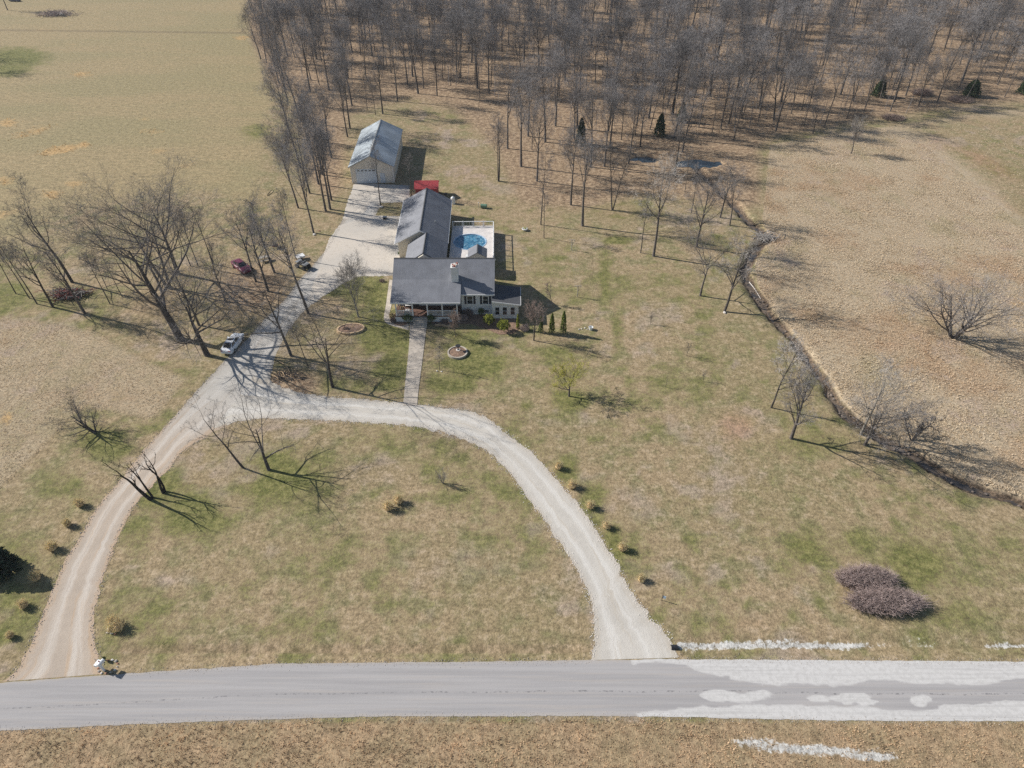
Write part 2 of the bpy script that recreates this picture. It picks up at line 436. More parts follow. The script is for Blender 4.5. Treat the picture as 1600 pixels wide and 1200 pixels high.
for c in [(94,234,42,8,1.,-12),(131,226,12,8,1.),(13,192,20,8,.9),(50,206,40,9,.7,-15),(128,116,22,6,.8),(236,206,22,7,.7),(250,236,26,8,.5),(115,287,18,7,.9),(81,304,22,9,.9),(7,283,18,9,.9),(378,59,16,5,.8),(229,186,12,5,.6),(70,47,30,4,.5),(290,260,20,12,.5),(5,335,20,12,.7),(110,70,20,5,.5),
          (1590,475,22,35,.6),(10,655,14,14,.8),(8,565,14,12,.5),(60,380,50,20,.4),(30,330,30,14,.5),(1250,590,12,20,.6),(1480,700,60,18,.3),(60,345,30,10,.5),(300,365,40,10,.4)]:
    straw = np.maximum(straw, blob(U, V, c))
for c in [(270,905,75,22,.8),(720,880,170,45,.7),(985,790,85,45,.75),(930,745,60,22,.6),(345,780,40,26,.7),(425,860,40,22,.7),(760,810,60,40,.55),(590,558,24,13,1.),(850,900,60,60,.6),(560,960,160,22,.5),(1040,700,70,22,.4),(1180,770,90,20,.25),(700,770,50,25,.4),(870,860,40,60,.5),(60,890,20,14,.4),(640,800,160,12,.3),(500,690,50,16,.5),(430,680,50,18,.5),(1080,940,60,30,.35),(700,960,200,14,.4),(1345,945,60,50,.6),(800,910,120,20,.5),(270,680,20,14,.5),(900,580,60,20,.3),(150,830,60,40,.4),(310,700,40,14,.3)]:
    bare = np.maximum(bare, blob(U, V, c))
for c in [(1150,665,45,36,.75),(1145,690,30,30,.5),(1545,255,80,16,.8,28),(1470,225,60,14,.5,20),(715,526,11,5,1.),(588,520,9,4,.8),(1170,975,60,12,.6),(1390,540,60,20,.55),(790,640,60,22,.4),(560,497,8,4,.9),(1010,900,30,16,.3),(150,620,160,30,.45),(60,600,90,40,.3),(820,330,110,30,.4),(960,330,60,25,.5),(740,270,60,30,.45),(1200,700,60,20,.3),(880,230,60,20,.4)]:
    redd = np.maximum(redd, blob(U, V, c))
lawnz = (V > 395) | (U > 640)
gn_ = .55 * noise2(X, Y, 61, 9.0) + .30 * noise2(X, Y, 62, 3.2) + .15 * noise2(X, Y, 63, 1.1)
fg_ = .5 * noise2(X, Y, 64, 1.6) + .5 * noise2(X, Y, 65, .8)
green = np.maximum(green, .42 * sstep(gn_ * .6 + fg_ * .4, .46, .66) * lawnz)
bn_ = .55 * noise2(X, Y, 71, 8.0) + .30 * noise2(X, Y, 72, 2.6) + .15 * noise2(X, Y, 73, 1.0)
bare = np.maximum(bare, .8 * sstep(bn_, .50, .70) * lawnz)
bare *= .55 + .9 * (fg_ - .2)
green *= 1 - .6 * np.clip(bare - .3, 0, 1)
FOREST = [(372,-200),(392,40),(418,100),(440,150),(455,200),(470,290),(515,335),(548,300),(560,190),(640,170),(700,185),(760,240),(800,330),(900,345),(1000,320),(1090,330),(1150,345),(1205,330),(1200,240),(1250,212),(1330,205),(1420,188),(1520,172),(1620,165),(2000,150),(2000,-200)]
WOODS_CORE = [(372,-200),(392,60),(430,140),(520,150),(560,130),(640,150),(760,150),(800,195),(900,240),(1000,250),(1100,250),(1180,215),(1250,208),(1330,190),(1420,178),(1520,162),(1620,158),(2000,150),(2000,-200)]
litter = np.maximum(0.68 * sstep(-sd_poly(U, V, FOREST), -12, 30), 1.0 * sstep(-sd_poly(U, V, WOODS_CORE), -22, 22))
litter = np.maximum(litter, blob(U, V, (455,600,60,26,.85)))
litter = np.maximum(litter, blob(U, V, (395,450,90,60,.7)))
litter = np.maximum(litter, blob(U, V, (240,480,90,40,.5)))
litter = np.maximum(litter, 0.9 * np.exp(-((V - 1013) / 6.0) ** 2) * ((U > 185) & (U < 930)))
MEADOW = [(1202,225),(1330,205),(1420,190),(1520,176),(1640,165),(2100,150),(2100,900),(1690,812),(1602,783),(1522,757),(1452,719),(1402,690),(1342,655),(1308,618),(1290,585),(1246,530),(1205,482),(1182,445),(1178,408),(1205,380),(1190,345)]
sdm = sd_poly(U, V, MEADOW)
meadow = sstep(-sdm, -3, 6)
SMOOTH_FIELD = [(1345,190),(1440,225),(1500,270),(1560,320),(1640,400),(2100,600),(2100,150),(1640,160)]
meadow *= 1 - 0.75 * sstep(-sd_poly(U, V, SMOOTH_FIELD), -10, 30)
LEFT_MEADOW = [(-600,470),(60,500),(150,515),(230,560),(300,590),(240,660),(130,640),(85,685),(0,770),(-600,1300)]
meadow = np.maximum(meadow, 0.6 * sstep(-sd_poly(U, V, LEFT_MEADOW), -4, 10))
verge = sstep(V, 1122, 1136)
green *= 1 - .85 * meadow
hay = sstep(-sd_poly(U, V, [(-700,-100),(378,-100),(395,60),(430,150),(400,330),(330,300),(100,330),(-10,420),(-700,600)]), -10, 20)
mud = np.clip(np.exp(-((dc + jit * .7 - .4) / (creek_half + 0.75)) ** 4) * 1.0 + pond_m * 0.9, 0, 1)
mud = np.maximum(mud, 0.5 * np.exp(-((V - (47 + U * 0.012)) / 3.0) ** 2) * (U < 385))
mud = np.maximum(mud, 0.45 * np.exp(-(d_line(U, V, [(-20,790),(20,755),(60,705),(88,682)]) / 4.0) ** 2))
chalk = 0.95 * np.exp(-((V - (1007 + 2.5*np.sin(U*.03))) / 8.0) ** 2) * sstep(U, 1050, 1060) * (1 - .62 * sstep(U, 1290, 1440))
chalk = np.maximum(chalk, 0.8 * np.exp(-((V - 1008) / 4.0) ** 2) * sstep(U, 1500, 1560))
ch2 = 1161 + (U - 1157) * 0.095
chalk = np.maximum(chalk, 1.15 * np.exp(-((V - ch2) / 9.0) ** 2) * sstep(U, 1110, 1190) * (1 - sstep(U, 1360, 1440)))
gid = np.arange(len(X)).reshape(GX.shape)
faces = np.stack([gid[:-1, :-1], gid[1:, :-1], gid[1:, 1:], gid[:-1, 1:]], -1).reshape(-1, 4)
gme = np_mesh('ground', np.stack([X, Y, Z], 1), faces, None, smooth=True)
for nm, arr in (('ga', (green, straw, litter)), ('gb', (meadow, mud, bare)), ('gc', (redd, chalk, verge)), ('gd', (hay, hay*0, hay*0))):
    a = gme.attributes.new(nm, 'FLOAT_VECTOR', 'POINT')
    a.data.foreach_set('vector', np.stack(arr, 1).astype(np.float32).ravel())
k = NT('ground')
g_, s_, l_ = k.sep('ga'); m_, w_, b_ = k.sep('gb'); r_, c_, v_ = k.sep('gc'); h_, _a, _b = k.sep('gd')
nA = k.noise(0.045, 4, 0.55); nB = k.noise(0.30, 4, 0.6); nC = k.noise(1.1, 5, 0.70); nD = k.noise(3.0, 4, 0.75); nE = k.noise(0.9, 3, 0.6, sc3=(0.35, 1.3, 1))
fine = k.math('ADD', k.math('MULTIPLY', nC, 0.4), k.math('MULTIPLY', nD, 0.6))
def thr(a, gain_b=0.5, gain_c=0.9, lo=0.42, hi=0.68):
    x = k.math('ADD', a, k.math('MULTIPLY_ADD', nB, gain_b, -gain_b / 2))
    x = k.math('ADD', x, k.math('MULTIPLY_ADD', fine, gain_c, -gain_c / 2))
    return k.math('MULTIPLY', k.smooth(x, lo, hi), k.smooth(a, 0.01, 0.15))
lawn = k.mix(k.smooth(nA, .35, .65), (0.338, 0.257, 0.158), (0.290, 0.232, 0.132))
lawn = k.mix(k.smooth(nB, .42, .66), lawn, (0.235, 0.210, 0.110))
lawn = k.mix(k.math('MULTIPLY', k.smooth(nC, .50, .66), .6), lawn, (0.36, 0.285, 0.200))
hayc = k.mix(k.smooth(nE, .35, .65), (0.362, 0.282, 0.162), (0.302, 0.243, 0.138))
hayc = k.mix(k.math('MULTIPLY', k.smooth(k.noise(.03, 4, .6, sc3=(.5, 1.6, 1)), .42, .60), .6), hayc, (0.275, 0.240, 0.132))
col = k.mix(h_, lawn, hayc)
mead = k.mix(k.smooth(nB, .3, .7), (0.48, 0.395, 0.28), (0.42, 0.34, 0.24))
mead = k.mix(k.smooth(nC, .42, .66), mead, (0.34, 0.265, 0.175))
mead = meadow_tint(k, mead)
col = k.mix(k.smooth(m_, .2, .8), col, mead)
col = k.mix(k.math('MULTIPLY', thr(b_, 1.1, .9, .35, .95), .8), col, (0.375, 0.295, 0.235))
col = k.mix(k.math('MULTIPLY', thr(r_, 1.0, .9, .25, 1.1), .85), col, (0.355, 0.220, 0.140))
col = k.mix(k.math('MULTIPLY', thr(g_, 1.0, 1.3, .12, .72), .9), col, k.mix(k.smooth(nC, .35, .65), (0.130, 0.145, 0.045), (0.195, 0.185, 0.070)))
leaf = k.mix(k.smooth(nC, .36, .64), (0.235, 0.160, 0.105), (0.37, 0.275, 0.180))
col = k.mix(thr(l_, .35, .6, .25, .75), col, leaf)
col = k.mix(k.smooth(v_, .2, .8), col, k.mix(k.smooth(nB, .35, .65), (0.365, 0.265, 0.165), (0.310, 0.240, 0.145)))
col = k.mix(k.math('MULTIPLY', thr(s_, 1.2, 1.2, .35, 1.0), .9), col, (0.47, 0.315, 0.150))
col = k.mix(k.smooth(w_, .25, .8), col, k.mix(k.smooth(nD, .4, .6), (0.080, 0.062, 0.046), (0.165, 0.122, 0.086)))
col = k.mix(thr(c_, 1.0, 2.2, .45, .75), col, (0.50, 0.49, 0.46))
speck = k.math('MULTIPLY_ADD', k.smooth(fine, .32, .68), 1.15, 0.42)
sc_ = k.n.new('ShaderNodeCombineXYZ')
for i in range(3): k.l.new(speck, sc_.inputs[i])
col = k.mix(0.85, col, sc_.outputs[0], 'MULTIPLY')
nF = k.noise(6.0, 3, .7)
hgt = k.math('ADD', k.math('MULTIPLY', nD, .6), k.math('MULTIPLY', nF, .6))
k.bump(hgt, 0.6, 0.12)
gme.materials.append(k.out(col, 0.95, 0.0, 0.1))
ground = obj('ground', gme); ground['kind'] = 'structure'

# creek water, ponds
def ribbon(left, right, z, across=8, step=0.25, edge_noise=0.0, seed=1, zfun=None):
    """left/right: lists of ground points; returns verts, faces, (t,s) per vertex"""
    L = np.array([tuple(p)[:2] for p in left], float); Rr = np.array([tuple(p)[:2] for p in right], float)
    mid = (L + Rr) / 2
    s = np.concatenate([[0], np.cumsum(np.linalg.norm(np.diff(mid, axis=0), axis=1))])
    n = max(8, int(s[-1] / step))
    q = np.linspace(0, s[-1], n)
    def sm(A):
        B = np.stack([np.interp(q, s, A[:, i]) for i in range(2)], 1)
        w = max(3, int(1.6 / step)) | 1
        pad = np.concatenate([np.repeat(B[:1], w//2, 0), B, np.repeat(B[-1:], w//2, 0)])
        ker = np.ones(w) / w
        return np.stack([np.convolve(pad[:, i], ker, 'valid') for i in range(2)], 1)
    L, Rr = sm(L), sm(Rr)
    d = Rr - L; wd = np.linalg.norm(d, axis=1, keepdims=True); d = d / wd
    if edge_noise:
        r = np.random.default_rng(seed)
        for A, sg in ((L, -1), (Rr, 1)):
            e = r.normal(0, 1, n); e = np.convolve(e, [.25, .5, .25], 'same') + .35*np.interp(q, q[::6], r.normal(0, 1, len(q[::6])))
            A += d * (e[:, None] * edge_noise * sg)
    t = np.linspace(0, 1, across + 1)
    pts = L[:, None, :] * (1 - t)[None, :, None] + Rr[:, None, :] * t[None, :, None]
    vs = np.concatenate([pts, np.full(pts.shape[:2] + (1,), z)], 2).reshape(-1, 3)
    idx = np.arange(n * (across + 1)).reshape(n, across + 1)
    fs = np.stack([idx[:-1, :-1], idx[:-1, 1:], idx[1:, 1:], idx[1:, :-1]], -1).reshape(-1, 4)
    ts = np.stack([np.tile(t, n), np.repeat(q, across + 1), np.repeat(wd[:, 0], across + 1)], 1)
    return vs, fs, ts
cl, cr = [], []
for i, p in enumerate(creek_w):
    a = Vector(creek_w[max(0, i-1)]); b = Vector(creek_w[min(len(creek_w)-1, i+1)]); t = (b - a).normalized(); nrm = Vector((-t.y, t.x))
    cl.append(Vector(p) + nrm * .6); cr.append(Vector(p) - nrm * .6)
vs, fs, ts = ribbon(cl, cr, -0.66, 3, 0.5)
o = obj('creek_water', np_mesh('creek_water', vs, fs, M['creek'])); o['kind'] = 'structure'
for pc, rx, ry in PONDS:
    c = P(*pc); mb = MB()
    mb.add([(c.x + rx*1.25*math.cos(a), c.y + ry*1.25*math.sin(a), -0.42) for a in np.linspace(0, 2*math.pi, 33)[:-1]], [tuple(range(32))])
    o = mb.build('pond_water', M['water']); o['kind'] = 'structure'
mb = MB()
for i in range(150):
    j = rng.randrange(6, len(creek_w) - 2); t = rng.random()
    p = Vector(creek_w[j]).lerp(Vector(creek_w[j+1]), t)
    mb.rock((p.x + rng.gauss(0, .7), p.y + rng.gauss(0, .7), -0.62 + abs(rng.gauss(0, .06))), rng.uniform(.06, .22), rng)
o = mb.build('creek_stones', M['stone_dark']); link_props(o, 'scattered grey stones lying in the bed of the narrow creek', 'stones', kind='stuff')

# ------------------------------------------------------------------ gravel drives, road, walk
def drive_mat(name, base, track, edge, dirt=0.3, grey=False):
    k = NT(name)
    t, s, w = k.sep('ts')
    x = k.math('ABSOLUTE', k.math('SUBTRACT', t, 0.5))
    nB = k.noise(.35, 4, .6); nC = k.noise(2.2, 5, .65); nD = k.noise(9.0, 3, .7)
    cv = k.n.new('ShaderNodeCombineXYZ'); k.l.new(k.math('MULTIPLY', t, 9.0), cv.inputs[0]); k.l.new(k.math('MULTIPLY', s, 0.09), cv.inputs[1])
    nS = k.noise(1.0, 4, .6, vec=cv.outputs[0], dist=.4)
    if grey:
        sx = k.n.new('ShaderNodeSeparateXYZ'); k.l.new(k.pos(), sx.inputs[0]); gy = k.smooth(sx.outputs[1], 57, 72)
        base = k.mix(gy, base, (0.475, 0.455, 0.42)); track = k.mix(gy, track, (0.53, 0.51, 0.48)); edge_ = k.mix(gy, edge, (0.36, 0.325, 0.28))
    else: edge_ = edge
    c = k.mix(k.smooth(nB, .35, .65), base, k.mix(1.0, base, (.9, .9, .9), 'MULTIPLY') if grey else tuple(q * .9 for q in base))
    wheel = k.math('SUBTRACT', 1.0, k.smooth(k.math('ABSOLUTE', k.math('SUBTRACT', x, 0.2)), .02, .13))
    c = k.mix(k.math('MULTIPLY', wheel, k.smooth(nS, .25, .65)), c, track)
    c = k.mix(k.math('MULTIPLY', k.smooth(nS, .52, .68), .65), c, edge_)
    e = k.smooth(k.math('ADD', x, k.math('MULTIPLY_ADD', nC, .22, -.11)), .36, .50)
    c = k.mix(k.math('MULTIPLY', e, .75), c, edge_)
    c = k.mix(k.math('MULTIPLY', k.smooth(nD, .52, .70), dirt), c, tuple(q * .55 for q in edge))
    k.bump(k.math('ADD', nC, nD), .5, .05)
    return k.out(c, .95, 0, .1)
def drive(name, pairs, z, mat, edge_noise=0.12, across=12, seed=3):
    vs, fs, ts = ribbon([P(*a) for a, b in pairs], [P(*b) for a, b in pairs], z, across, .25, edge_noise, seed)
    me = np_mesh(name, vs, fs, mat)
    a = me.attributes.new('ts', 'FLOAT_VECTOR', 'POINT'); a.data.foreach_set('vector', ts.astype(np.float32).ravel())
    o = obj(name, me); o['kind'] = 'structure'; return o
drv_l = drive_mat('clay_gravel', (0.47, 0.40, 0.33), (0.59, 0.54, 0.48), (0.47, 0.345, 0.235), grey=True)
drv_r = drive_mat('white_gravel', (0.55, 0.52, 0.47), (0.63, 0.61, 0.57), (0.47, 0.42, 0.35), .22)
drv_c = drive_mat('grey_gravel', (0.475, 0.445, 0.41), (0.54, 0.52, 0.49), (0.42, 0.36, 0.29), .35)
drive('driveway', [((-5,1069),(165,1056)),((14,1060),(158,1049)),((32,1040),(154,1030)),((57,985),(146,1000)),((75,940),(146,965)),((87,907),(150,945)),((107,867),(160,905)),((125,837),(175,862)),((147,800),(192,822)),((175,765),(210,790)),((200,735),(232,764)),((232,695),(262,735)),((260,665),(281,708)),((295,625),(320,682)),((325,592),(372,655)),((353,562),(420,610)),((385,531),(428,562)),((413,499),(440,534)),((449,465),(468,493)),((464,441),(486,477)),((485,420),(503,465)),((500,402),(530,447)),((512,388),(560,430)),((527,363),(590,400)),((536,342),(600,365)),((543,325),(586,338)),((549,305),(598,312)),((553,289),(640,296)),((555,285),(640,289))], 0.006, drv_l)
o = drive('loop_driveway', [((330,672),(395,585)),((370,658),(432,601)),((406,653),(472,616)),((490,656),(538,622)),((580,660),(610,628)),((670,669),(680,636)),((730,687),(735,642)),((760,703),(765,657)),((800,742),(800,684)),((822,774),(828,704)),((845,803),(856,735)),((867,837),(888,771)),((894,875),(912,798)),((910,908),(935,837)),((924,940),(962,875)),((930,970),(980,915)),((930,1000),(1010,962)),((928,1020),(1045,992)),((925,1033),(1058,1033))], 0.012, drv_r, .2)
# parking apron
def apron(name, pts, z, mat, noise_amp=.08, th=0.0):
    W = [P(u, v) for u, v in pts]; out = []
    r = random.Random(5)
    for a, b in zip(W, W[1:] + W[:1]):
        n = max(1, int((b - a).length / .5))
        for i in range(n):
            q = a.lerp(b, i / n); out.append((q.x + r.gauss(0, noise_amp), q.y + r.gauss(0, noise_amp), z))
    me = bpy.data.meshes.new(name); me.from_pydata(out, [], [tuple(range(len(out)))]); me.materials.append(mat)
    bm = bmesh.new(); bm.from_mesh(me); bmesh.ops.triangulate(bm, faces=bm.faces); bmesh.ops.recalc_face_normals(bm, faces=bm.faces)
    bm.to_mesh(me); bm.free()
    o = obj(name, me); o['kind'] = 'structure'; return o
k = NT('apron_gravel')
nA = k.noise(.15, 4, .6); nC = k.noise(1.5, 5, .65); nD = k.noise(7, 3, .7)
c = k.mix(k.smooth(nA, .35, .65), (0.585, 0.53, 0.46), (0.51, 0.475, 0.425))
c = k.mix(k.math('MULTIPLY', k.smooth(nC, .5, .7), .5), c, (0.42, .37, .31))
k.bump(nD, .35, .04)
apm = k.out(c, .95, 0, .1)
apron('parking_apron', [(515,372),(530,352),(560,343),(572,337),(600,337),(626,338),(626,432),(612,431),(549,432),(520,452),(500,466),(480,470)], 0.010, apm)
apron('barn_apron', [(553,288),(618,289),(640,296),(640,312),(628,316),(600,317),(580,316),(570,330),(556,342),(536,342),(542,318)], 0.014, drv_c if False else apm)

# road
ru = list(range(-700, 2400, 60))
def top_v(u): return float(np.interp(u, [-700,0,150,430,800,1060,1600,2400], [1112,1067,1056,1037,1033,1030,1034,1046]))
def bot_v(u): return float(np.interp(u, [-700,0,300,600,1000,1300,1600,2400], [1178,1142,1128,1119,1119,1126,1127,1136]))
vs, fs, ts = ribbon([P(u, top_v(u)) for u in ru], [P(u, bot_v(u)) for u in ru], 0.018, 26, .25, .035, 8)
me = np_mesh('road', vs, fs, None)
zc = vs[:, 1] * CP + (CAM_H - .018) * SP
ur, vr = 800 + F * vs[:, 0] / zc, 600 - F * (vs[:, 1] * SP - (CAM_H - .018) * CP) / zc
up = [(985,1026),(1060,1020),(1262,1024),(1412,1028),(1620,1024),(2500,1020),(2500,1056),(1600,1060),(1544,1069),(1431,1069),(1405,1064),(1360,1066),(1330,1070),(1225,1069),(1161,1068),(1139,1064),(1144,1056),(1112,1049),(1056,1042),(1000,1038)]
lo = [(985,1113),(1094,1101),(1187,1097),(1300,1102),(1412,1107),(1600,1097),(2500,1090),(2500,1160),(985,1160)]
jx, jy = vs[:, 0], vs[:, 1]
ur = ur + (noise2(jx, jy, 81, 2.2) - .5) * 50 + (noise2(jx, jy, 82, .7) - .5) * 16
vr = vr + (noise2(jx * .35, jy, 83, .9) - .5) * 9 + (noise2(jx * .5, jy, 84, .35) - .5) * 5
sd = np.minimum(sd_poly(ur, vr, up), sd_poly(ur, vr, lo))
dust = sstep(-sd, -5, 5)
for e in [(1150,1086,52,8),(1277,1089,28,7),(1328,1087,34,7),(1345,1096,30,4),(1445,1092,20,8)]:
    dust = np.maximum(dust, sstep(blob(ur, vr, e), .1, .7))
for nm, d3 in (('ts', ts), ('dust', np.stack([dust, dust*0, dust*0], 1))):
    a = me.attributes.new(nm, 'FLOAT_VECTOR', 'POINT'); a.data.foreach_set('vector', d3.astype(np.float32).ravel())
k = NT('chip_seal_road')
t, s, w = k.sep('ts'); dd, _a, _b = k.sep('dust')
nB = k.noise(.25, 4, .6, sc3=(.4, 1, 1)); nC = k.noise(2.5, 5, .65); nD = k.noise(14, 3, .7)
nL = k.noise(.9, 5, .65, sc3=(.05, 1.8, 1)); nL2 = k.noise(2.2, 4, .6, sc3=(.04, 1.6, 1))
c = k.mix(k.smooth(nL, .35, .65), (0.395, 0.382, 0.378), (0.330, 0.320, 0.320))
c = k.mix(k.math('MULTIPLY', k.smooth(nL2, .5, .7), .55), c, (0.42, 0.385, 0.355))
crack = k.math('SUBTRACT', 1.0, k.smooth(k.math('ABSOLUTE', k.math('SUBTRACT', t, k.math('MULTIPLY_ADD', k.noise(.12, 3, .6), .10, .52))), .0, .022))
c = k.mix(k.math('MULTIPLY', crack, k.smooth(nC, .48, .62)), c, (0.19, 0.185, 0.19))
ed = k.smooth(k.math('ADD', k.math('ABSOLUTE', k.math('SUBTRACT', t, .5)), k.math('MULTIPLY_ADD', nC, .16, -.08)), .43, .50)
c = k.mix(k.math('MULTIPLY', ed, .5), c, (0.43, 0.385, 0.335))
dx = k.math('ADD', dd, k.math('MULTIPLY_ADD', nC, .9, -.45))
dx = k.math('ADD', dx, k.math('MULTIPLY_ADD', nL2, 1.0, -.5))
c = k.mix(k.smooth(dx, .32, .82), c, k.mix(k.math('MULTIPLY', k.smooth(nL2, .45, .7), .6), k.mix(k.smooth(nC, .4, .65), (0.575, 0.565, 0.55), (0.50, .49, .475)), (0.42, .41, .40)))
k.bump(k.math('ADD', nD, nC), .25, .03)
me.materials.append(k.out(c, .9, 0, .2))
o = obj('road', me); o['kind'] = 'structure'

# stones spilled past the edges of the gravel
def spill(name, label, lines, n, spread, mat, size=(.02, .075), seed=4):
    r = np.random.default_rng(seed); C = []
    for L in lines:
        W = np.array([tuple(P(*p))[:2] for p in L]); d = np.linalg.norm(np.diff(W, axis=0), axis=1); s_c = np.concatenate([[0], np.cumsum(d)])
        q = r.uniform(0, s_c[-1], int(n * s_c[-1]))
        p = np.stack([np.interp(q, s_c, W[:, i]) for i in range(2)], 1); C.append(p + r.normal(0, spread, p.shape))
    C = np.concatenate(C); m = len(C)
    oc = np.array([(1,0,0),(0,1,0),(-1,0,0),(0,-1,0),(0,0,.8),(0,0,-.5)], float)
    of = np.array([(0,1,4),(1,2,4),(2,3,4),(3,0,4),(1,0,5),(2,1,5),(3,2,5),(0,3,5)])
    sz = r.uniform(*size, m)[:, None, None] * r.uniform(.6, 1.3, (m, 6, 3)) * oc[None]
    a = r.random(m) * 6.283; ca, sa = np.cos(a)[:, None], np.sin(a)[:, None]
    v = np.stack([sz[..., 0]*ca - sz[..., 1]*sa + C[:, :1], sz[..., 0]*sa + sz[..., 1]*ca + C[:, 1:2], sz[..., 2] + .015], -1).reshape(-1, 3)
    f = (of[None] + (np.arange(m) * 6)[:, None, None]).reshape(-1, 3)
    o = obj(name, np_mesh(name, v, f, M[mat], k=3)); link_props(o, label, 'gravel', kind='stuff')
spill('gravel_spill', 'loose pale stones spilled along the edges of the gravel drives', [
    [(430,601),(472,616),(538,622),(610,628),(680,636),(735,642),(765,657),(800,684),(828,704),(856,735),(888,771),(912,798),(935,837),(962,875),(980,915),(1010,962),(1045,992),(1058,1024)],
    [(352,660),(406,653),(490,656),(580,660),(670,669),(730,687),(760,703),(800,742),(822,774),(845,803),(867,837),(894,875),(910,908),(924,940),(930,1000),(926,1030)]], 26, .22, 'stone_white')
spill('clay_gravel_spill', 'loose tan stones spilled along the edges of the left drive', [
    [(14,1060),(32,1040),(57,985),(75,940),(87,907),(107,867),(125,837),(147,800),(175,765),(200,735),(232,695),(260,665),(295,625),(325,592),(353,562),(385,531),(413,499),(449,465),(485,420),(512,388),(536,342)],
    [(160,1045),(146,1000),(145,965),(150,945),(160,905),(175,862),(192,822),(210,790),(232,764),(262,735),(281,708),(320,682)]], 20, .20, 'stone', seed=5)
spill('road_shoulder_gravel', 'crumbled stones along both edges of the road', [
    [(165,1055),(430,1038),(800,1034),(925,1034)], [(1060,1030),(1300,1032),(1600,1035),(1800,1037)], [(-100,1147),(0,1142),(300,1128),(600,1119),(1000,1119),(1300,1126),(1700,1128)]], 34, .20, 'stone', size=(.012, .05), seed=6)

# concrete front walk: slabs with open joints
walk = obj('front_walk', MB().prism_z([tuple(P(*p))[:2] for p in [(640,504),(667,502),(664,530),(654,605),(652,634),(630,634),(633,600),(640,535)]], -0.05, 0.044).mesh('front_walk', M['concrete']))
walk['kind'] = 'structure'
Lw = [(640.5,507),(640,528),(637.5,560),(634,590),(631,622),(630,631)]; Rw = [(667,506),(664.5,527),(660.5,560),(656.5,590),(652.5,622),(652,631)]
def lerp_line(line, t):
    v0, v1 = line[0][1], line[-1][1]; v = v0 + (v1 - v0) * t
    return (float(np.interp(v, [p[1] for p in line], [p[0] for p in line])), v)
N = 13
for i in range(N):
    t0, t1 = i / N + .0012, (i + 1) / N - .0012
    q = [P(*lerp_line(Lw, t1)), P(*lerp_line(Rw, t1)), P(*lerp_line(Rw, t0)), P(*lerp_line(Lw, t0))]
    MB().prism_z([(p.x, p.y) for p in q], 0.0, 0.05 + rng.uniform(-.004, .006)).build('slab', M['concrete'], walk)
SW = [((609,436),(617,437)),((606,455),(614,456)),((603,478),(611.5,479)),((599.5,495),(608,492)),((600,503),(609,499)),((606,508),(614,502)),((620,511),(624,504)),((641,517),(641,506))]
vs, fs, ts = ribbon([P(*a) for a, b in SW], [P(*b) for a, b in SW], 0.045, 3, .4, .0)
o = obj('side_walk', np_mesh('side_walk', vs, fs, M['concrete'])); o['kind'] = 'structure'

# ------------------------------------------------------------------ house
def window(parent, x, z0, z1, w, y, shutters=False, name='window'):
    """window in a wall facing -y at plane y"""
    f = MB(); b = .09
    f.box(x-w/2-b, x+w/2+b, y-.05, y+.02, z1, z1+b); f.box(x-w/2-b, x+w/2+b, y-.06, y+.02, z0-b, z0)
    f.box(x-w/2-b, x-w/2, y-.05, y+.02, z0, z1); f.box(x+w/2, x+w/2+b, y-.05, y+.02, z0, z1)
    f.box(x-w/2, x+w/2, y-.03, y+.02, (z0+z1)/2-.03, (z0+z1)/2+.03)
    fo = f.build(name, M['trim'], parent)
    MB().box(x-w/2, x+w/2, y-.008, y+.02, z0, (z0+z1)/2-.03).build('pane', M['glass'], fo)
    MB().box(x-w/2, x+w/2, y-.008, y+.02, (z0+z1)/2+.03, z1).build('pane', M['glass'], fo)
    if shutters:
        for sx in (-1, 1):
            sh = MB(); cx = x + sx*(w/2+b+.2)
            sh.box(cx-.16, cx+.16, y-.04, y+.02, z0-.06, z1+.06)
            for q in range(7):
                zz = z0 + (z1-z0)*(q+.5)/7; sh.box(cx-.12, cx+.12, y-.055, y-.041, zz-.05, zz+.05)
            sh.build('shutter', M['shutter'], parent)
H = empty('house', (0, 0, 0), 'long white sided house with grey shingle roof, front porch and chimney', 'house')
XL, XR, XM = -18.25, -2.65, -7.75
ry, rz_ = 93.35, 7.11
# walls
MB().prism_x([(89.2,0),(89.2,4.5),(93.35,6.92),(98.3,3.95),(98.3,0)], -17.8, XM-.0).build('wall', M['siding'], H)
MB().prism_x([(88.4,0),(88.4,3.97),(93.35,6.93),(98.31,3.97),(98.31,0)], XM+.002, -3.05).build('wall', M['siding'], H)
# roof
r = MB()
r.slab([(XL,90.15,5.19),(XM,90.15,5.19),(XM,ry,rz_),(XL,ry,rz_)], .16)
r.slab([(XM+.001,88.0,3.9),(XR,88.0,3.9),(XR,ry,rz_),(XM+.001,ry,rz_)], .16)
r.slab([(XL,ry,rz_),(XR,ry,rz_),(XR,98.75,3.9),(XL,98.75,3.9)], .16)
r.build('roof', M['roof'], H)
MB().slab([(XL,86.1,3.66),(XM,86.1,3.66),(XM,90.16,5.20),(XL,90.16,5.20)], .14).build('porch_roof', M['roof'], H)
MB().prism_y([(XL,0),(XR,0),(XR,0.05),(XL,0.05)], ry-.16, ry+.16)
rc = MB(); rc.slab([(XL-.01,ry-.17,rz_-.06),(XR+.01,ry-.17,rz_-.06),(XR+.01,ry,rz_+.045),(XL-.01,ry,rz_+.045)], .03); rc.slab([(XL-.01,ry,rz_+.045),(XR+.01,ry,rz_+.045),(XR+.01,ry+.17,rz_-.06),(XL-.01,ry+.17,rz_-.06)], .03)
rc.build('ridge_cap', M['ridge'], H)
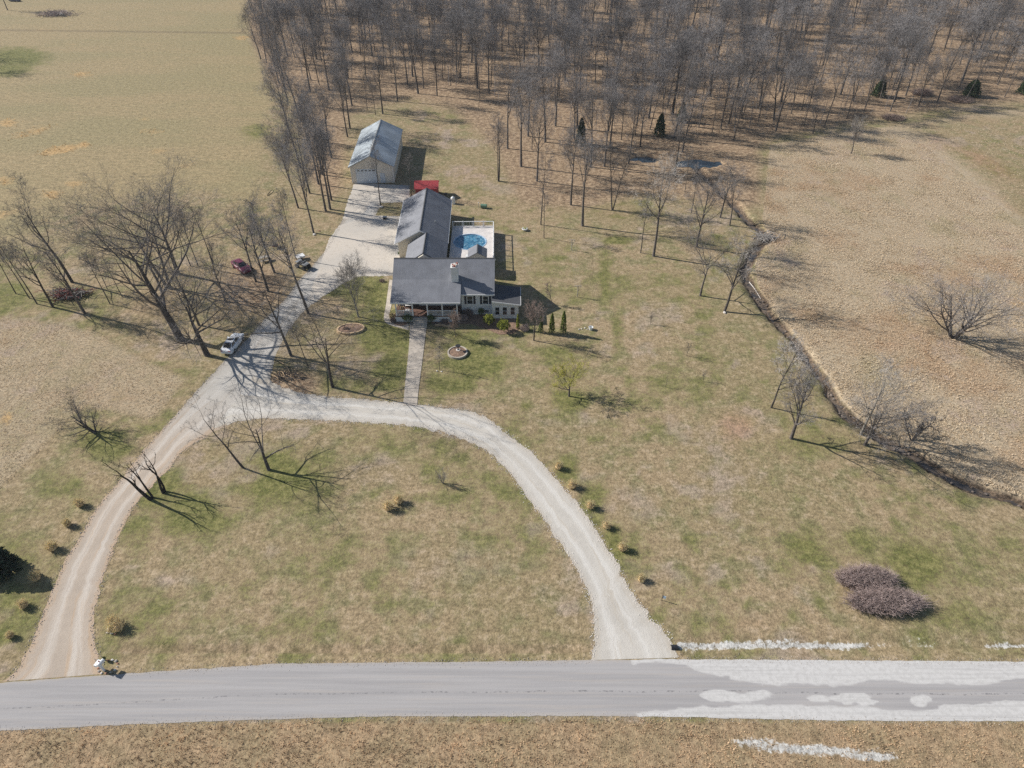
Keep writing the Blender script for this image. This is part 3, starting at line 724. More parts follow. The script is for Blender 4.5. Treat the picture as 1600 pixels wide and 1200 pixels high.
# fascia and gutters
MB().box(XL, XM, 86.02, 86.10, 3.44, 3.64).build('gutter', M['trim'], H); MB().box(XM+.02, XR, 87.92, 88.0, 3.68, 3.88).build('gutter', M['trim'], H)
MB().prism_x([(90.12,5.02),(88.1,3.83),(86.4,3.58),(86.4,3.70),(90.12,5.10)], XM-.06, XM-.004).build('porch_gable_side', M['siding'], H)
for x in (XL+.02, XR-.08):
    bb = MB()
    bb.slab([(x,88.0,3.80),(x+.06,88.0,3.80),(x+.06,ry,rz_-.1),(x,ry,rz_-.1)], .2); bb.slab([(x,ry,rz_-.1),(x+.06,ry,rz_-.1),(x+.06,98.7,3.80),(x,98.7,3.80)], .2)
    bb.build('bargeboard', M['trim'], H)
MB().box(-3.16,-3.04,88.36,88.5,0,3.72).build('corner_board', M['trim'], H); MB().box(-7.70,-7.60,88.36,88.44,0,3.72).build('corner_board', M['trim'], H)
window(H, -6.45, 1.95, 3.3, .8, 88.4, True); window(H, -4.05, 1.95, 3.3, .8, 88.4, True)
window(H, -3.9, .35, .8, .6, 88.4)
# porch
MB().box(-17.85, -7.95, 86.25, 89.19, .98, 1.10).build('porch_floor', M['deck_brown'], H)
sk = MB(); sk.box(-17.8, -8.0, 86.32, 86.38, .05, .97); sk.box(-17.8,-17.74,86.4,89.1,.05,.97); sk.build('porch_skirt', M['siding'], H)
px_ = [-17.55, -15.05, -12.8, -10.55, -8.3]
for x in px_: MB().box(x-.09, x+.09, 86.3, 86.48, 1.101, 3.5).build('porch_post', M['trim'], H)
MB().box(-17.8, -8.1, 86.28, 86.5, 3.40, 3.62).build('porch_beam', M['trim'], H)
for a, b in ((0, 1), (2, 3), (3, 4)):
    rl = MB(); x0, x1 = px_[a]+.09, px_[b]-.09
    rl.box(x0, x1, 86.34, 86.44, 1.98, 2.06); rl.box(x0, x1, 86.36, 86.42, 1.18, 1.25)
    n = int((x1-x0)/.16)
    for i in range(n):
        xx = x0 + (i+.5)*(x1-x0)/n; rl.box(xx-.03, xx+.03, 86.37, 86.41, 1.25, 1.98)
    rl.build('railing', M['trim'], H)
st = MB()
for i in range(5): st.box(-15.0, -12.9, 86.22-.3*(i+1), 86.22-.3*i, .0, .92-.18*i)
st.build('steps', M['concrete'], H)
window(H, -16.4, 1.9, 3.2, .9, 89.2, True); window(H, -13.6, 1.9, 3.2, 1.0, 89.2); window(H, -11.0, 1.9, 3.2, 1.2, 89.2, True); window(H, -8.9, 1.9, 3.2, .8, 89.2)
dr = MB(); dr.box(-15.35, -14.45, 89.14, 89.21, 1.1, 3.2); d_ = dr.build('door', M['shutter'], H); MB().box(-14.62,-14.56,89.08,89.139,2.05,2.15).build('handle', M['steel'], d_)
# chimney
CX0, CX1, CY0, CY1 = -9.2, -8.15, 89.7, 90.8
ch = MB().box(CX0, CX1, CY0, CY1, 4.4, 7.45).build('chimney', M['siding'], H)
MB().box(CX0-.06, CX1+.06, CY0-.06, CY1+.06, 7.452, 7.54).build('chimney_cap', M['trim'], ch)
for i, (dx, dy) in enumerate([(.2,.25),(.55,.2),(.85,.3),(.25,.65),(.6,.7),(.9,.75),(.45,.95)]):
    MB().cbox((CX0+dx, CY0+dy, 7.63+.05*(i % 3)), (.24,.2,.2+.1*(i % 3)), rng.random()).build('chimney_brick', M['brick'] if i % 2 else M['stone_white'], ch)
# sun room
SX0, SX1 = -3.04, .95
MB().add(*( [(SX0,87.2,0),(SX1,87.2,0),(SX1,91.6,0),(SX0,91.6,0),(SX0,87.2,3.2),(SX1,87.2,2.62),(SX1,91.6,2.62),(SX0,91.6,3.2)], [(0,3,2,1),(4,5,6,7),(0,1,5,4),(1,2,6,5),(2,3,7,6),(3,0,4,7)] )).build('sunroom_wall', M['siding'], H)
MB().slab([(SX0+.0,86.85,3.36),(SX1+.35,86.85,2.74),(SX1+.35,91.9,2.74),(SX0+.0,91.9,3.36)], .12).build('sunroom_roof', M['roof_shaded'], H)
fa = MB(); fa.slab([(SX0,86.79,3.37),(SX1+.4,86.79,2.75),(SX1+.4,86.849,2.75),(SX0,86.849,3.37)], .2); fa.slab([(SX1+.351,86.85,2.74),(SX1+.41,86.85,2.74),(SX1+.41,91.9,2.74),(SX1+.351,91.9,2.74)], .16)
fa.build('sunroom_fascia', M['trim'], H)
MB().box(SX1-.1, SX1+.03, 87.16, 87.3, 0, 2.5).build('corner_board', M['trim'], H)
for x in (-2.25, -1.1, .1): window(H, x, .75, 2.1, .62, 87.2)

# garage wing (slightly turned)
G = empty('garage', (-15.65, 105.8, 0), 'long garage wing with grey gable roof behind the white house', 'garage', rz=R(1.6))
gw = MB().prism_y([(-4.05,0),(-4.05,2.95),(0,5.15),(4.05,2.95),(4.05,0)], .35, 16.7); gw.build('wall', M['beige_siding'], G)
r = MB(); r.slab([(-4.55,0,2.92),(0,0,5.4),(0,17.1,5.4),(-4.55,17.1,2.92)], .16); r.slab([(0,0,5.4),(4.55,0,2.92),(4.55,17.1,2.92),(0,17.1,5.4)], .16)
r.build('roof', M['roof'], G)
rc = MB(); rc.slab([(-.17,-.01,5.33),(0,-.01,5.44),(0,17.11,5.44),(-.17,17.11,5.33)], .03); rc.slab([(0,-.01,5.44),(.17,-.01,5.33),(.17,17.11,5.33),(0,17.11,5.44)], .03); rc.build('ridge_cap', M['ridge'], G)
bb = MB(); bb.slab([(-4.56,-.06,2.88),(0,-.06,5.36),(0,-.004,5.36),(-4.56,-.004,2.88)], .2); bb.slab([(0,-.06,5.36),(4.56,-.06,2.88),(4.56,-.004,2.88),(0,-.004,5.36)], .2); bb.build('bargeboard', M['trim'], G)
for x in (-4.66, 4.56): MB().box(x,x+.1,0,17.1,2.72,2.86).build('gutter', M['trim'], G)
MB().cyl((-3.0,4.0,3.6),(-3.0,4.0,4.75),.06).build('vent_pipe', M['white_plastic'], G)
MB().cyl((2.2,5.2,4.1),(2.2,5.2,4.5),.13,.10).build('roof_vent', M['steel'], G)
for y in (2.6, 6.4, 12.5): # overhead doors on the parking side
    d_ = MB().box(-4.10,-4.045, y-1.4, y+1.4, 0.02, 2.3).build('overhead_door', M['white_door'], G)
    for q in range(4): MB().box(-4.12,-4.102, y-1.15+q*.62, y-.7+q*.62, 1.75, 2.0).build('pane', M['glass'], d_)
# breezeway connector
Cn = empty('breezeway', (-14.45, 98.4, 0), 'low roofed link between the garage and the white house', 'breezeway', rz=R(1.2))
MB().prism_y([(-2.9,0),(-2.9,2.9),(0,4.75),(3.1,2.9),(3.1,0)], .02, 7.5).build('wall', M['beige_siding'], Cn)
r = MB(); r.slab([(-3.3,.35,2.86),(0,.35,5.0),(0,7.36,5.0),(-3.3,7.36,2.86)], .15); r.slab([(0,.35,5.0),(3.55,.35,2.86),(3.55,7.36,2.86),(0,7.36,5.0)], .15); r.build('roof', M['roof'], Cn)
rc = MB(); rc.slab([(-.15,.34,4.93),(0,.34,5.04),(0,7.36,5.04),(-.15,7.36,4.93)], .03); rc.slab([(0,.34,5.04),(.15,.34,4.93),(.15,7.36,4.93),(0,7.36,5.04)], .03); rc.build('ridge_cap', M['ridge'], Cn)

# pool deck
D = empty('pool_deck', (-7.1, 107.3, 0), 'raised white pool deck with railings beside the garage', 'deck', rz=R(1.0))
dm = MB(); NP = 48; hx0, hx1, hy0, hy1 = -3.75, 3.95, -7.9, 7.9; pcx, pcy, prad = -.35, 2.0, 3.0
inner = [(pcx+prad*math.cos(2*math.pi*i/NP), pcy+prad*math.sin(2*math.pi*i/NP)) for i in range(NP)]
def outer_pt(i):
    a = 2*math.pi*i/NP; c_, s_2 = math.cos(a), math.sin(a)
    tx = ((hx1-pcx) if c_ > 0 else (hx0-pcx)) / (c_ if abs(c_) > 1e-6 else 1e-6); ty = ((hy1-pcy) if s_2 > 0 else (hy0-pcy)) / (s_2 if abs(s_2) > 1e-6 else 1e-6)
    t = min(abs(tx), abs(ty)); return (pcx+c_*t, pcy+s_2*t)
outer = [outer_pt(i) for i in range(NP)]
# add corners
vsD, fsD = [], []
for zt in (1.30, 1.18):
    vsD += [(x, y, zt) for x, y in inner] + [(x, y, zt) for x, y in outer]
for i in range(NP):
    j = (i+1) % NP
    fsD += [(i, j, NP+j, NP+i), (2*NP+i, 3*NP+i, 3*NP+j, 2*NP+j), (NP+i, NP+j, 3*NP+j, 3*NP+i), (j, i, 2*NP+i, 2*NP+j)]
dm.add(vsD, fsD)
for cx, cy in ((hx0,hy0),(hx1,hy0),(hx1,hy1),(hx0,hy1)):
    near_ = sorted(range(NP), key=lambda i: (outer[i][0]-cx)**2 + (outer[i][1]-cy)**2)[:2]
    a, b = outer[near_[0]], outer[near_[1]]
    if (a[0]-b[0])*(cy-b[1]) - (a[1]-b[1])*(cx-b[0]) != 0: dm.prism_z([a, (cx, cy), b] , 1.18, 1.30)
dm.build('deck_floor', M['deck_white'], D)
sk = MB(); sk.box(hx1-.08, hx1-.02, hy0, hy1, .02, 1.175); sk.box(hx0, hx1-.1, hy1-.08, hy1-.02, .02, 1.175); sk.build('deck_skirt', M['trim'], D)
def rail_run(x0, y0, x1, y1, n):
    for i in range(n + 1):
        x, y = x0+(x1-x0)*i/n, y0+(y1-y0)*i/n
        MB().box(x-.07, x+.07, y-.07, y+.07, 1.301, 2.42).build('rail_post', M['trim'], D)
    rl = MB(); L = math.hypot(x1-x0, y1-y0); a = math.atan2(y1-y0, x1-x0); c = ((x0+x1)/2, (y0+y1)/2)
    rl.cbox((c[0], c[1], 2.33), (L, .12, .08), a); rl.cbox((c[0], c[1], 1.42), (L, .07, .08), a)
    for i in range(int(L/.45)):
        t = (i+.5)/int(L/.45); rl.cbox((x0+(x1-x0)*t, y0+(y1-y0)*t, 1.86), (.03,.03,.86), a)
    rl.build('railing', M['trim'], D)
rail_run(hx0+.1, hy1-.12, hx1-.12, hy1-.12, 4); rail_run(hx1-.12, hy0+.1, hx1-.12, hy1-.12, 8)
pc = Vector((D.location.x + pcx*math.cos(R(1)) - pcy*math.sin(R(1)), D.location.y + pcx*math.sin(R(1)) + pcy*math.cos(R(1)), 0))
PL = empty('swimming_pool', pc, 'round above ground pool under a blue cover set in the white deck', 'pool')
MB().lathe([(prad-.02,0),(prad-.02,1.36),(prad-.16,1.36),(prad-.16,.9)], n=48).build('pool_wall', M['blue_pale'], PL)
NR = 14; vv = [(0, 0, 1.12)]; ff = []
for i in range(1, NR+1):
    for j in range(64):
        a = 2*math.pi*j/64; rr = (prad-.17)*i/NR
        z = 1.12 + .10*(i/NR)**6 + .035*math.sin(a*9+i*.5)*(i/NR) + .03*math.sin(a*4-i)*(i/NR)
        vv.append((rr*math.cos(a), rr*math.sin(a), z))
for j in range(64): ff.append((0, 1+j, 1+(j+1) % 64))
for i in range(NR-1):
    for j in range(64): ff.append((1+i*64+j, 1+(i+1)*64+j, 1+(i+1)*64+(j+1) % 64, 1+i*64+(j+1) % 64))
MB().add(vv, ff).build('pool_cover', M['pool_cover'], PL, smooth=True)
# deck hut
HT = empty('pool_hut', (-5.75, 100.2, 1.301), 'small gabled hut with grey shingle roof standing on the pool deck', 'hut', rz=R(1))
MB().prism_y([(-1.4,0),(-1.4,2.0),(0,2.75),(1.4,2.0),(1.4,0)], .15, 2.75).build('wall', M['beige_siding'], HT)
r = MB(); r.slab([(-1.6,0,2.02),(0,0,2.92),(0,2.9,2.92),(-1.6,2.9,2.02)], .1); r.slab([(0,0,2.92),(1.6,0,2.02),(1.6,2.9,2.02),(0,2.9,2.92)], .1); r.build('roof', M['roof'], HT)
MB().box(-.08,.08,-.01,2.91,2.88,2.96).build('ridge_cap', M['ridge'], HT)
def patio_chair(loc, rz, mat, label):
    t = empty('patio_chair', loc, label, 'chair', None, rz)
    MB().box(-.3,.3,-.3,.3,.38,.44).build('seat', mat, t); MB().box(-.3,.3,.26,.32,.445,1.0).build('backrest', mat, t)
    for x in (-.26,.26):
        for y in (-.26,.26): MB().box(x-.03,x+.03,y-.03,y+.03,0,.378).build('leg', mat, t)
        MB().box(x-.04,x+.04,-.3,.25,.6,.65).build('armrest', mat, t)
patio_chair((-10.3,101.3,1.301), R(20), M['black'], 'dark patio chair on the shaded left end of the pool deck')
patio_chair((-9.6,100.7,1.301), R(200), M['white_plastic'], 'white patio chair nearest the house ridge on the pool deck')
t = empty('patio_table', (-8.2,101.2,1.301), 'white patio table beside the small deck hut', 'table')
MB().cyl((0,0,.68),(0,0,.73),.55,n=20).build('tabletop', M['white_plastic'], t)
for a in range(4): MB().cyl((.4*math.cos(a*1.57+.78),.4*math.sin(a*1.57+.78),0),(.25*math.cos(a*1.57+.78),.25*math.sin(a*1.57+.78),.679),.03).build('leg', M['white_plastic'], t)
t = empty('storage_cabinet', (-7.45,101.3,1.301), 'tall white storage cabinet against the deck hut', 'cabinet')
MB().box(-.22,.22,-.4,.4,0,1.7).build('body', M['white_plastic'], t); MB().box(-.25,.25,-.43,.43,1.702,1.76).build('lid', M['white_plastic'], t)
MB().box(-.2,.2,-.425,-.402,.08,1.62).build('door', M['trim'], t)

# red shed
S = empty('red_shed', (-17.2, 131.4, 0), 'small bright red shed behind the garage', 'shed', rz=R(2))
MB().prism_x([(-1.5,0),(-1.5,2.15),(0,3.0),(1.5,2.15),(1.5,0)], -2.2, 2.2).build('wall', M['dark_red'], S)
r = MB(); r.slab([(-2.45,-1.8,2.1),(2.45,-1.8,2.1),(2.45,0,3.15),(-2.45,0,3.15)], .1); r.slab([(-2.45,0,3.15),(2.45,0,3.15),(2.45,1.8,2.1),(-2.45,1.8,2.1)], .1); r.build('roof', M['red_metal'], S)
d_ = MB().box(-.7,.7,-1.55,-1.503,.05,1.95).build('door', M['trim'], S)

# barn
B = empty('barn', (-29.15, 137.3, 0), 'tan metal barn with blue grey roof at the end of the drive', 'barn', rz=R(2.2))
MB().prism_y([(-4.4,0),(-4.4,3.65),(0,5.8),(4.4,3.65),(4.4,0)], 0, 20.8).build('wall', M['barn_metal'], B)
r = MB(); r.slab([(-4.75,-.35,3.66),(0,-.35,6.0),(0,21.15,6.0),(-4.75,21.15,3.66)], .12); r.slab([(0,-.35,6.0),(4.75,-.35,3.66),(4.75,21.15,3.66),(0,21.15,6.0)], .12); r.build('roof', M['barn_roof'], B)
rc = MB(); rc.slab([(-.22,-.36,5.92),(0,-.36,6.05),(0,21.16,6.05),(-.22,21.16,5.92)], .03); rc.slab([(0,-.36,6.05),(.22,-.36,5.92),(.22,21.16,5.92),(0,21.16,6.05)], .03); rc.build('ridge_cap', M['steel'], B)
bb = MB(); bb.slab([(-4.76,-.40,3.60),(0,-.40,5.94),(0,-.354,5.94),(-4.76,-.354,3.60)], .18); bb.slab([(0,-.40,5.94),(4.76,-.40,3.60),(4.76,-.354,3.60),(0,-.354,5.94)], .18); bb.build('bargeboard', M['steel'], B)
d_ = MB().box(-3.4, .9, -.06, -.003, .03, 3.05).build('overhead_door', M['white_door'], B)
for q in range(5): MB().box(-3.0+q*.78, -2.55+q*.78, -.075, -.061, 2.62, 2.86).build('pane', M['glass'], d_)
MB().box(1.6, 2.55, -.05, -.003, .03, 2.1).build('door', M['white_door'], B)
for x in (-4.42, 4.30): MB().box(x, x+.12, -.03, -.002, 0, 3.5).build('corner_board', M['trim'], B)

# ------------------------------------------------------------------ trees
TWO_PI = 2 * math.pi
def tubes(polys, sides):
    """list of (pts[list of 3-tuples], radii) -> verts, quads ; grouped by length"""
    by = {}
    for pts, rad in polys: by.setdefault(len(pts), []).append((pts, rad))
    VS, FS, off = [], [], 0
    ang = np.arange(sides) * TWO_PI / sides
    for n, L in by.items():
        Pt = np.array([p for p, _ in L], float); Rd = np.array([q for _, q in L], float)
        m = len(L)
        d = Pt[:, -1] - Pt[:, 0]; d /= np.linalg.norm(d, axis=1, keepdims=True) + 1e-9
        ref = np.where(np.abs(d[:, 2:3]) < .9, np.array([[0, 0, 1.]]), np.array([[1., 0, 0]]))
        u = np.cross(d, ref); u /= np.linalg.norm(u, axis=1, keepdims=True) + 1e-9
        w = np.cross(d, u)
        ring = u[:, None, :] * np.cos(ang)[None, :, None] + w[:, None, :] * np.sin(ang)[None, :, None]
        vs = Pt[:, :, None, :] + Rd[:, :, None, None] * ring[:, None, :, :]
        VS.append(vs.reshape(-1, 3))
        idx = np.arange(m * n * sides).reshape(m, n, sides) + off
        nx = np.roll(idx, -1, axis=2)
        FS.append(np.stack([idx[:, :-1], nx[:, :-1], nx[:, 1:], idx[:, 1:]], -1).reshape(-1, 4))
        off += m * n * sides
    if not VS: return np.zeros((0, 3)), np.zeros((0, 4), int)
    return np.concatenate(VS), np.concatenate(FS)
def ribbons(polys, seed=1):
    """two-point twigs as single tapering strips turned at random"""
    if not polys: return np.zeros((0, 3)), np.zeros((0, 4), int)
    Pt = np.array([p for p, _ in polys], float); Rd = np.array([q for _, q in polys], float); m = len(Pt)
    d = Pt[:, 1] - Pt[:, 0]; d /= np.linalg.norm(d, axis=1, keepdims=True) + 1e-9
    w = np.cross(d, np.random.default_rng(seed).normal(size=(m, 3))); w /= np.linalg.norm(w, axis=1, keepdims=True) + 1e-9
    a, b = w * Rd[:, :1] * 1.25, w * Rd[:, 1:] * 1.25
    return np.stack([Pt[:, 0] - a, Pt[:, 0] + a, Pt[:, 1] + b, Pt[:, 1] - b], 1).reshape(-1, 3), np.arange(4 * m).reshape(-1, 4)
def join(parts):
    VS, FS, off = [], [], 0
    for v, f in parts:
        if len(v): VS.append(v); FS.append(f + off); off += len(v)
    return np.concatenate(VS), np.concatenate(FS)
def rvec(r):
    while True:
        v = Vector((r.uniform(-1, 1), r.uniform(-1, 1), r.uniform(-1, 1)))
        if .05 < v.length < 1: return v.normalized()
def grow(r, p, d, L, rad, lev, maxlev, out, pr):
    n = (7, 6, 4, 3, 2)[lev]
    pts, rads = [tuple(p)], [rad]
    gn, up = pr['gnarl'][lev], pr['up'][lev]
    st = L / (n - 1)
    poss, dirs = [p.copy()], [d.copy()]
    tip = pr['tip']
    for i in range(1, n):
        d = (d + rvec(r) * gn + Vector((0, 0, up))).normalized()
        p = p + d * st
        t = i / (n - 1)
        pts.append(tuple(p)); rads.append(max(tip, rad * (1 - t) ** pr.get('taper', .8) * .92 + tip * .5) if lev else max(tip, rad * (1 - .82 * t)))
        poss.append(p.copy()); dirs.append(d.copy())
    out[lev].append((pts, rads))
    if lev >= maxlev: return
    k = pr['kids'][lev]
    k = max(1, int(round(k * r.uniform(.75, 1.25))))
    for i in range(k):
        t = pr['from'][lev] + (1 - pr['from'][lev]) * ((i + r.random()) / k)
        t = min(t, .99)
        fi = t * (n - 1); a = int(fi); fr = fi - a
        q = poss[a].lerp(poss[a+1], fr); dd = dirs[a+1]
        ang = R(r.uniform(*pr['ang'][lev]))
        ax = dd.cross(rvec(r))
        if ax.length < .05: continue
        nd = (Matrix.Rotation(ang, 3, ax.normalized()) @ dd)
        if lev <= 1 and nd.z < -.1: nd.z *= -.4
        nd.normalize()
        rr = (rads[a] * (1 - fr) + rads[a+1] * fr) * r.uniform(*pr['rr'][lev])
        ll = L * pr['len'][lev] * r.uniform(.7, 1.3) * (1.0 - pr['shrink'][lev] * (t - pr['from'][lev]) / (1 - pr['from'][lev] + 1e-6))
        grow(r, q, nd, ll, max(tip, rr), lev + 1, maxlev, out, pr)
PRE = {
 'wood': dict(gnarl=(.035,.15,.20,.25,.3), up=(.02,.12,.06,.03,.02), kids=(15,8,6,6), ang=((18,44),(25,52),(28,62),(30,65)), rr=((.38,.62),(.45,.65),(.42,.6),(.5,.7)), len=(.50,.50,.50,.62), shrink=(.45,.4,.3,.2), tip=.0095),
 'slim': dict(gnarl=(.035,.15,.20,.25,.3), up=(.02,.12,.06,.03,.02), kids=(12,6,5,4), ang=((25,48),(28,55),(28,60),(30,65)), rr=((.36,.58),(.45,.65),(.45,.65),(.5,.7)), len=(.26,.50,.52,.58), shrink=(.5,.4,.3,.2), tip=.0085),
 'oak': dict(gnarl=(.06,.20,.24,.28,.3), up=(.01,.045,.03,.01,.0), kids=(11,10,6,4), ang=((34,70),(28,58),(30,60),(30,65)), rr=((.45,.70),(.42,.62),(.38,.55),(.42,.6)), len=(1.15,.46,.46,.52), shrink=(.30,.45,.3,.2), tip=.0075),
 'open': dict(gnarl=(.07,.2,.24,.28,.3), up=(.02,.11,.05,.02,.0), kids=(11,8,6,6), ang=((28,56),(28,55),(30,60),(30,65)), rr=((.48,.70),(.42,.62),(.40,.58),(.45,.65)), len=(.52,.46,.48,.54), shrink=(.45,.4,.3,.2), tip=.008),
 'vase': dict(gnarl=(.05,.10,.14,.18,.2), up=(.02,.10,.10,.08,.05), kids=(16,9,6,5), ang=((18,40),(18,38),(20,42),(20,45)), rr=((.38,.55),(.42,.6),(.45,.6),(.5,.7)), len=(.75,.48,.48,.5), shrink=(.45,.4,.3,.2), tip=.006),
 'snag': dict(gnarl=(.16,.28,.3,.3,.3), up=(.05,.18,.12,.05,.0), kids=(3,3,2,1), ang=((25,50),(30,60),(30,60),(30,60)), rr=((.55,.75),(.45,.6),(.4,.6),(.5,.7)), len=(.50,.4,.45,.5), shrink=(.3,.4,.3,.2), tip=.025),
}
def tree_mesh(seed, kind, h, r0, clear=.45, maxlev=4, stems=1, splay=25, mats=('bark','twig'), trunk_frac=.95, density=1.0, lean=(0, 0), tip=None):
    """returns (trunk mesh, crown mesh) for a tree of height about h"""
    r = random.Random(seed); pr = dict(PRE[kind]); pr['from'] = (clear, .25, .2, .2, .2)
    if tip: pr['tip'] = tip
    if density != 1.0: pr['kids'] = tuple(q * density if i < 3 else q for i, q in enumerate(pr['kids']))
    out = [[], [], [], [], []]
    for sidx in range(stems):
        a = TWO_PI * (sidx + r.random() * .5) / stems
        sp = R(splay) * (1 if stems > 1 else 0) * r.uniform(.6, 1.2)
        d = Vector((math.sin(sp) * math.cos(a) + lean[0], math.sin(sp) * math.sin(a) + lean[1], math.cos(sp))).normalized()
        off = Vector((math.cos(a), math.sin(a), 0)) * (r0 * .7 if stems > 1 else 0)
        q = r.uniform(.8, 1.05) if stems > 1 else 1.0
        grow(r, off, d, h * trunk_frac * q, r0 * (q ** 2 if stems > 1 else 1), 0, maxlev, out, pr)
    # root flare
    for pts, rads in out[0]:
        b = pts[0]
        pts.insert(0, (b[0], b[1], b[2] - .15)); rads.insert(0, rads[0] * 1.45)
    tv, tf = tubes(out[0], 8)
    lv, lf = join([tubes(out[1], 6)] + ([tubes(out[2], 4)] if maxlev > 2 else []))
    parts = [tubes(out[3], 3)] if out[3] else [tubes(out[2], 4)]
    if out[4]: parts.append(ribbons(out[4], seed))
    cv, cf = join(parts)
    q = h / max(cv[:, 2].max(), tv[:, 2].max())
    return np_mesh('trunk', tv * q, tf, M[mats[0]], True), np_mesh('limbs', lv * q, lf, M[mats[0]]), np_mesh('crown', cv * q, cf, M[mats[1]])
def place_tree(name, meshes, loc, label, cat='tree', group=None, rz=0.0, scale=1.0):
    t = empty(name, loc, label, cat, group, rz, scale)
    for nm, me in zip(('trunk', 'limbs', 'crown'), meshes): obj(nm, me, t)
    return t
WOOD = [(tree_mesh(100 + i, 'wood', 20, .29 + .03 * (i % 4), .36 + .05 * (i % 4)), 20) for i in range(8)]
SLIM = [(tree_mesh(140 + i, 'slim', 15, .14, .45 + .05 * (i % 3)), 15) for i in range(4)]
OPEN = [(tree_mesh(160 + i, 'open', 15, .27, .30 + .05 * (i % 3)), 15) for i in range(6)]
FORK = [(tree_mesh(180 + i, 'slim', 17, .19, .45, stems=2, splay=9), 17) for i in range(3)]

def put(kind, u, v, h, label, name='bare_tree', group=None, rz=None, i=None, tilt=None):
    pool = {'wood': WOOD, 'slim': SLIM, 'open': OPEN, 'fork': FORK}[kind]
    (me, bh) = pool[rng.randrange(len(pool)) if i is None else i % len(pool)]
    s = h / bh
    t = place_tree(name, me, P(u, v), label, 'tree', group, rng.random() * TWO_PI if rz is None else rz, (s * rng.uniform(.92, 1.08), s * rng.uniform(.92, 1.08), s))
    if tilt:  # (lean to +x, lean to +y) in radians
        t.rotation_mode = 'XYZ'
        m = Matrix.Rotation(tilt[0], 4, 'Y') @ Matrix.Rotation(-tilt[1], 4, 'X') @ Matrix.Rotation(t.rotation_euler.z, 4, 'Z')
        t.rotation_euler = m.to_euler()
    return t
manual = []
def T(*a, **kw): manual.append((a[1], a[2])); return put(*a, **kw)
def unique(u, v, seed, kind, h, r0, label, name='bare_tree', **kw):
    manual.append((u, v))
    return place_tree(name, tree_mesh(seed, kind, h, r0, **kw), P(u, v), label)

# the great oaks left of the drive
unique(324,555,301,'oak',15,.44,'large bare oak leaning over the white car beside the drive','bare_oak',clear=.25,trunk_frac=.55,lean=(-.10,.02))
unique(282,530,302,'oak',24,.54,'widest bare oak of the left grove, its big limbs fanning out to the left','bare_oak',clear=.30,trunk_frac=.55,lean=(-.16,.05))
unique(311,508,303,'oak',11,.26,'shorter gnarled bare oak just behind the white car','bare_oak',clear=.3,trunk_frac=.7,mats=('bark','twig_pale'))
unique(278,428,304,'oak',22,.46,'tall bare oak with an upright crown at the back of the left grove','bare_oak',clear=.32,trunk_frac=.68,lean=(-.03,0))
unique(264,450,305,'oak',20,.36,'bare oak with several leaning limbs in the middle of the left grove','bare_oak',clear=.3,trunk_frac=.7,stems=2,splay=10,lean=(-.10,.03))
unique(520,605,306,'oak',17,.34,'bare forked oak between the loop drive and the oval flower bed','bare_oak',clear=.34,trunk_frac=.72,lean=(-.06,0))
unique(455,556,307,'oak',18,.32,'leaning bare oak at the right edge of the drive above the junction','bare_oak',clear=.34,trunk_frac=.76,lean=(-.16,.02))
unique(482,490,308,'open',18,.26,'bare forked tree standing on the right edge of the drive near the parking apron','bare_tree',clear=.42,trunk_frac=.8,lean=(-.10,0))
unique(420,734,309,'oak',11,.30,'bare tree standing in the grass loop, the right one of its pair','bare_oak',clear=.26,trunk_frac=.72,lean=(-.10,.02),density=.62)
unique(380,731,310,'open',11,.16,'thin leaning bare tree standing in the grass loop, the left one of its pair','bare_tree',clear=.35,trunk_frac=.85,lean=(-.28,.02),density=.6)
unique(148,675,311,'oak',5.2,.20,'small bare tree alone left of the drive on a patch of green grass','bare_tree',clear=.12,trunk_frac=.7,stems=3,splay=30,lean=(-.25,.05),tip=.006,density=.62)
unique(237,779,312,'snag',8,.27,'dead black pruned tree, the left and larger of two beside the drive','dead_tree',clear=.3,maxlev=3,stems=2,splay=9,lean=(-.48,.15),mats=('dead_bark','dead_bark'))
unique(256,769,313,'snag',6,.2,'dead black forked stub, the right and smaller of two beside the drive','dead_tree',clear=.6,maxlev=2,stems=2,splay=7,lean=(.0,.05),mats=('dead_bark','dead_bark'))
# right hand specimens
unique(1488,527,314,'oak',13,.42,'broad many stemmed bare tree alone in the tan meadow','bare_tree',clear=.22,trunk_frac=.8,stems=4,splay=34,density=.85)
unique(1236,685,315,'open',11.5,.26,'bare tree on the lawn left of the creek, standing nearest the road','bare_tree',clear=.22,trunk_frac=.85,lean=(.02,0))
unique(1205,637,316,'open',12,.15,'slender bare tree on the lawn left of the creek, left of a sturdier one','bare_tree',clear=.3,trunk_frac=.9,mats=('bark','twig_pale'))
unique(1345,679,317,'open',13,.20,'straight pale bare tree rising from the creek bank','bare_tree',clear=.35,trunk_frac=.9,mats=('bark_pale','twig_pale'),lean=(-.04,0))
unique(1352,695,318,'oak',10,.24,'bare tree leaning right over the creek bank beside a straight pale one','bare_tree',clear=.30,trunk_frac=.7,stems=2,splay=18,lean=(.22,.02))
unique(1424,688,319,'open',4.2,.10,'low bushy bare tree on the creek bank','bare_tree',clear=.2,trunk_frac=.7,stems=3,splay=26,density=.7)
unique(1132,487,320,'open',14,.27,'bare tree with whitish limbs leaning right towards the creek bend','bare_tree',clear=.25,trunk_frac=.9,mats=('bark','twig_pale'),lean=(.20,.22))
unique(1094,462,321,'oak',15,.28,'bare tree with a wide V fork on the lawn west of the creek','bare_tree',clear=.45,trunk_frac=.68)
unique(1021,400,322,'open',19,.30,'stout straight bare tree with pale upper limbs at the lower edge of the wood','bare_tree',clear=.45,trunk_frac=.9,mats=('bark','twig_pale'))
unique(1330,240,323,'vase',9,.15,'single small round headed bare tree in the tan field before the wood','bare_tree',clear=.25,trunk_frac=.65,maxlev=4,mats=('bark','twig_pale'))
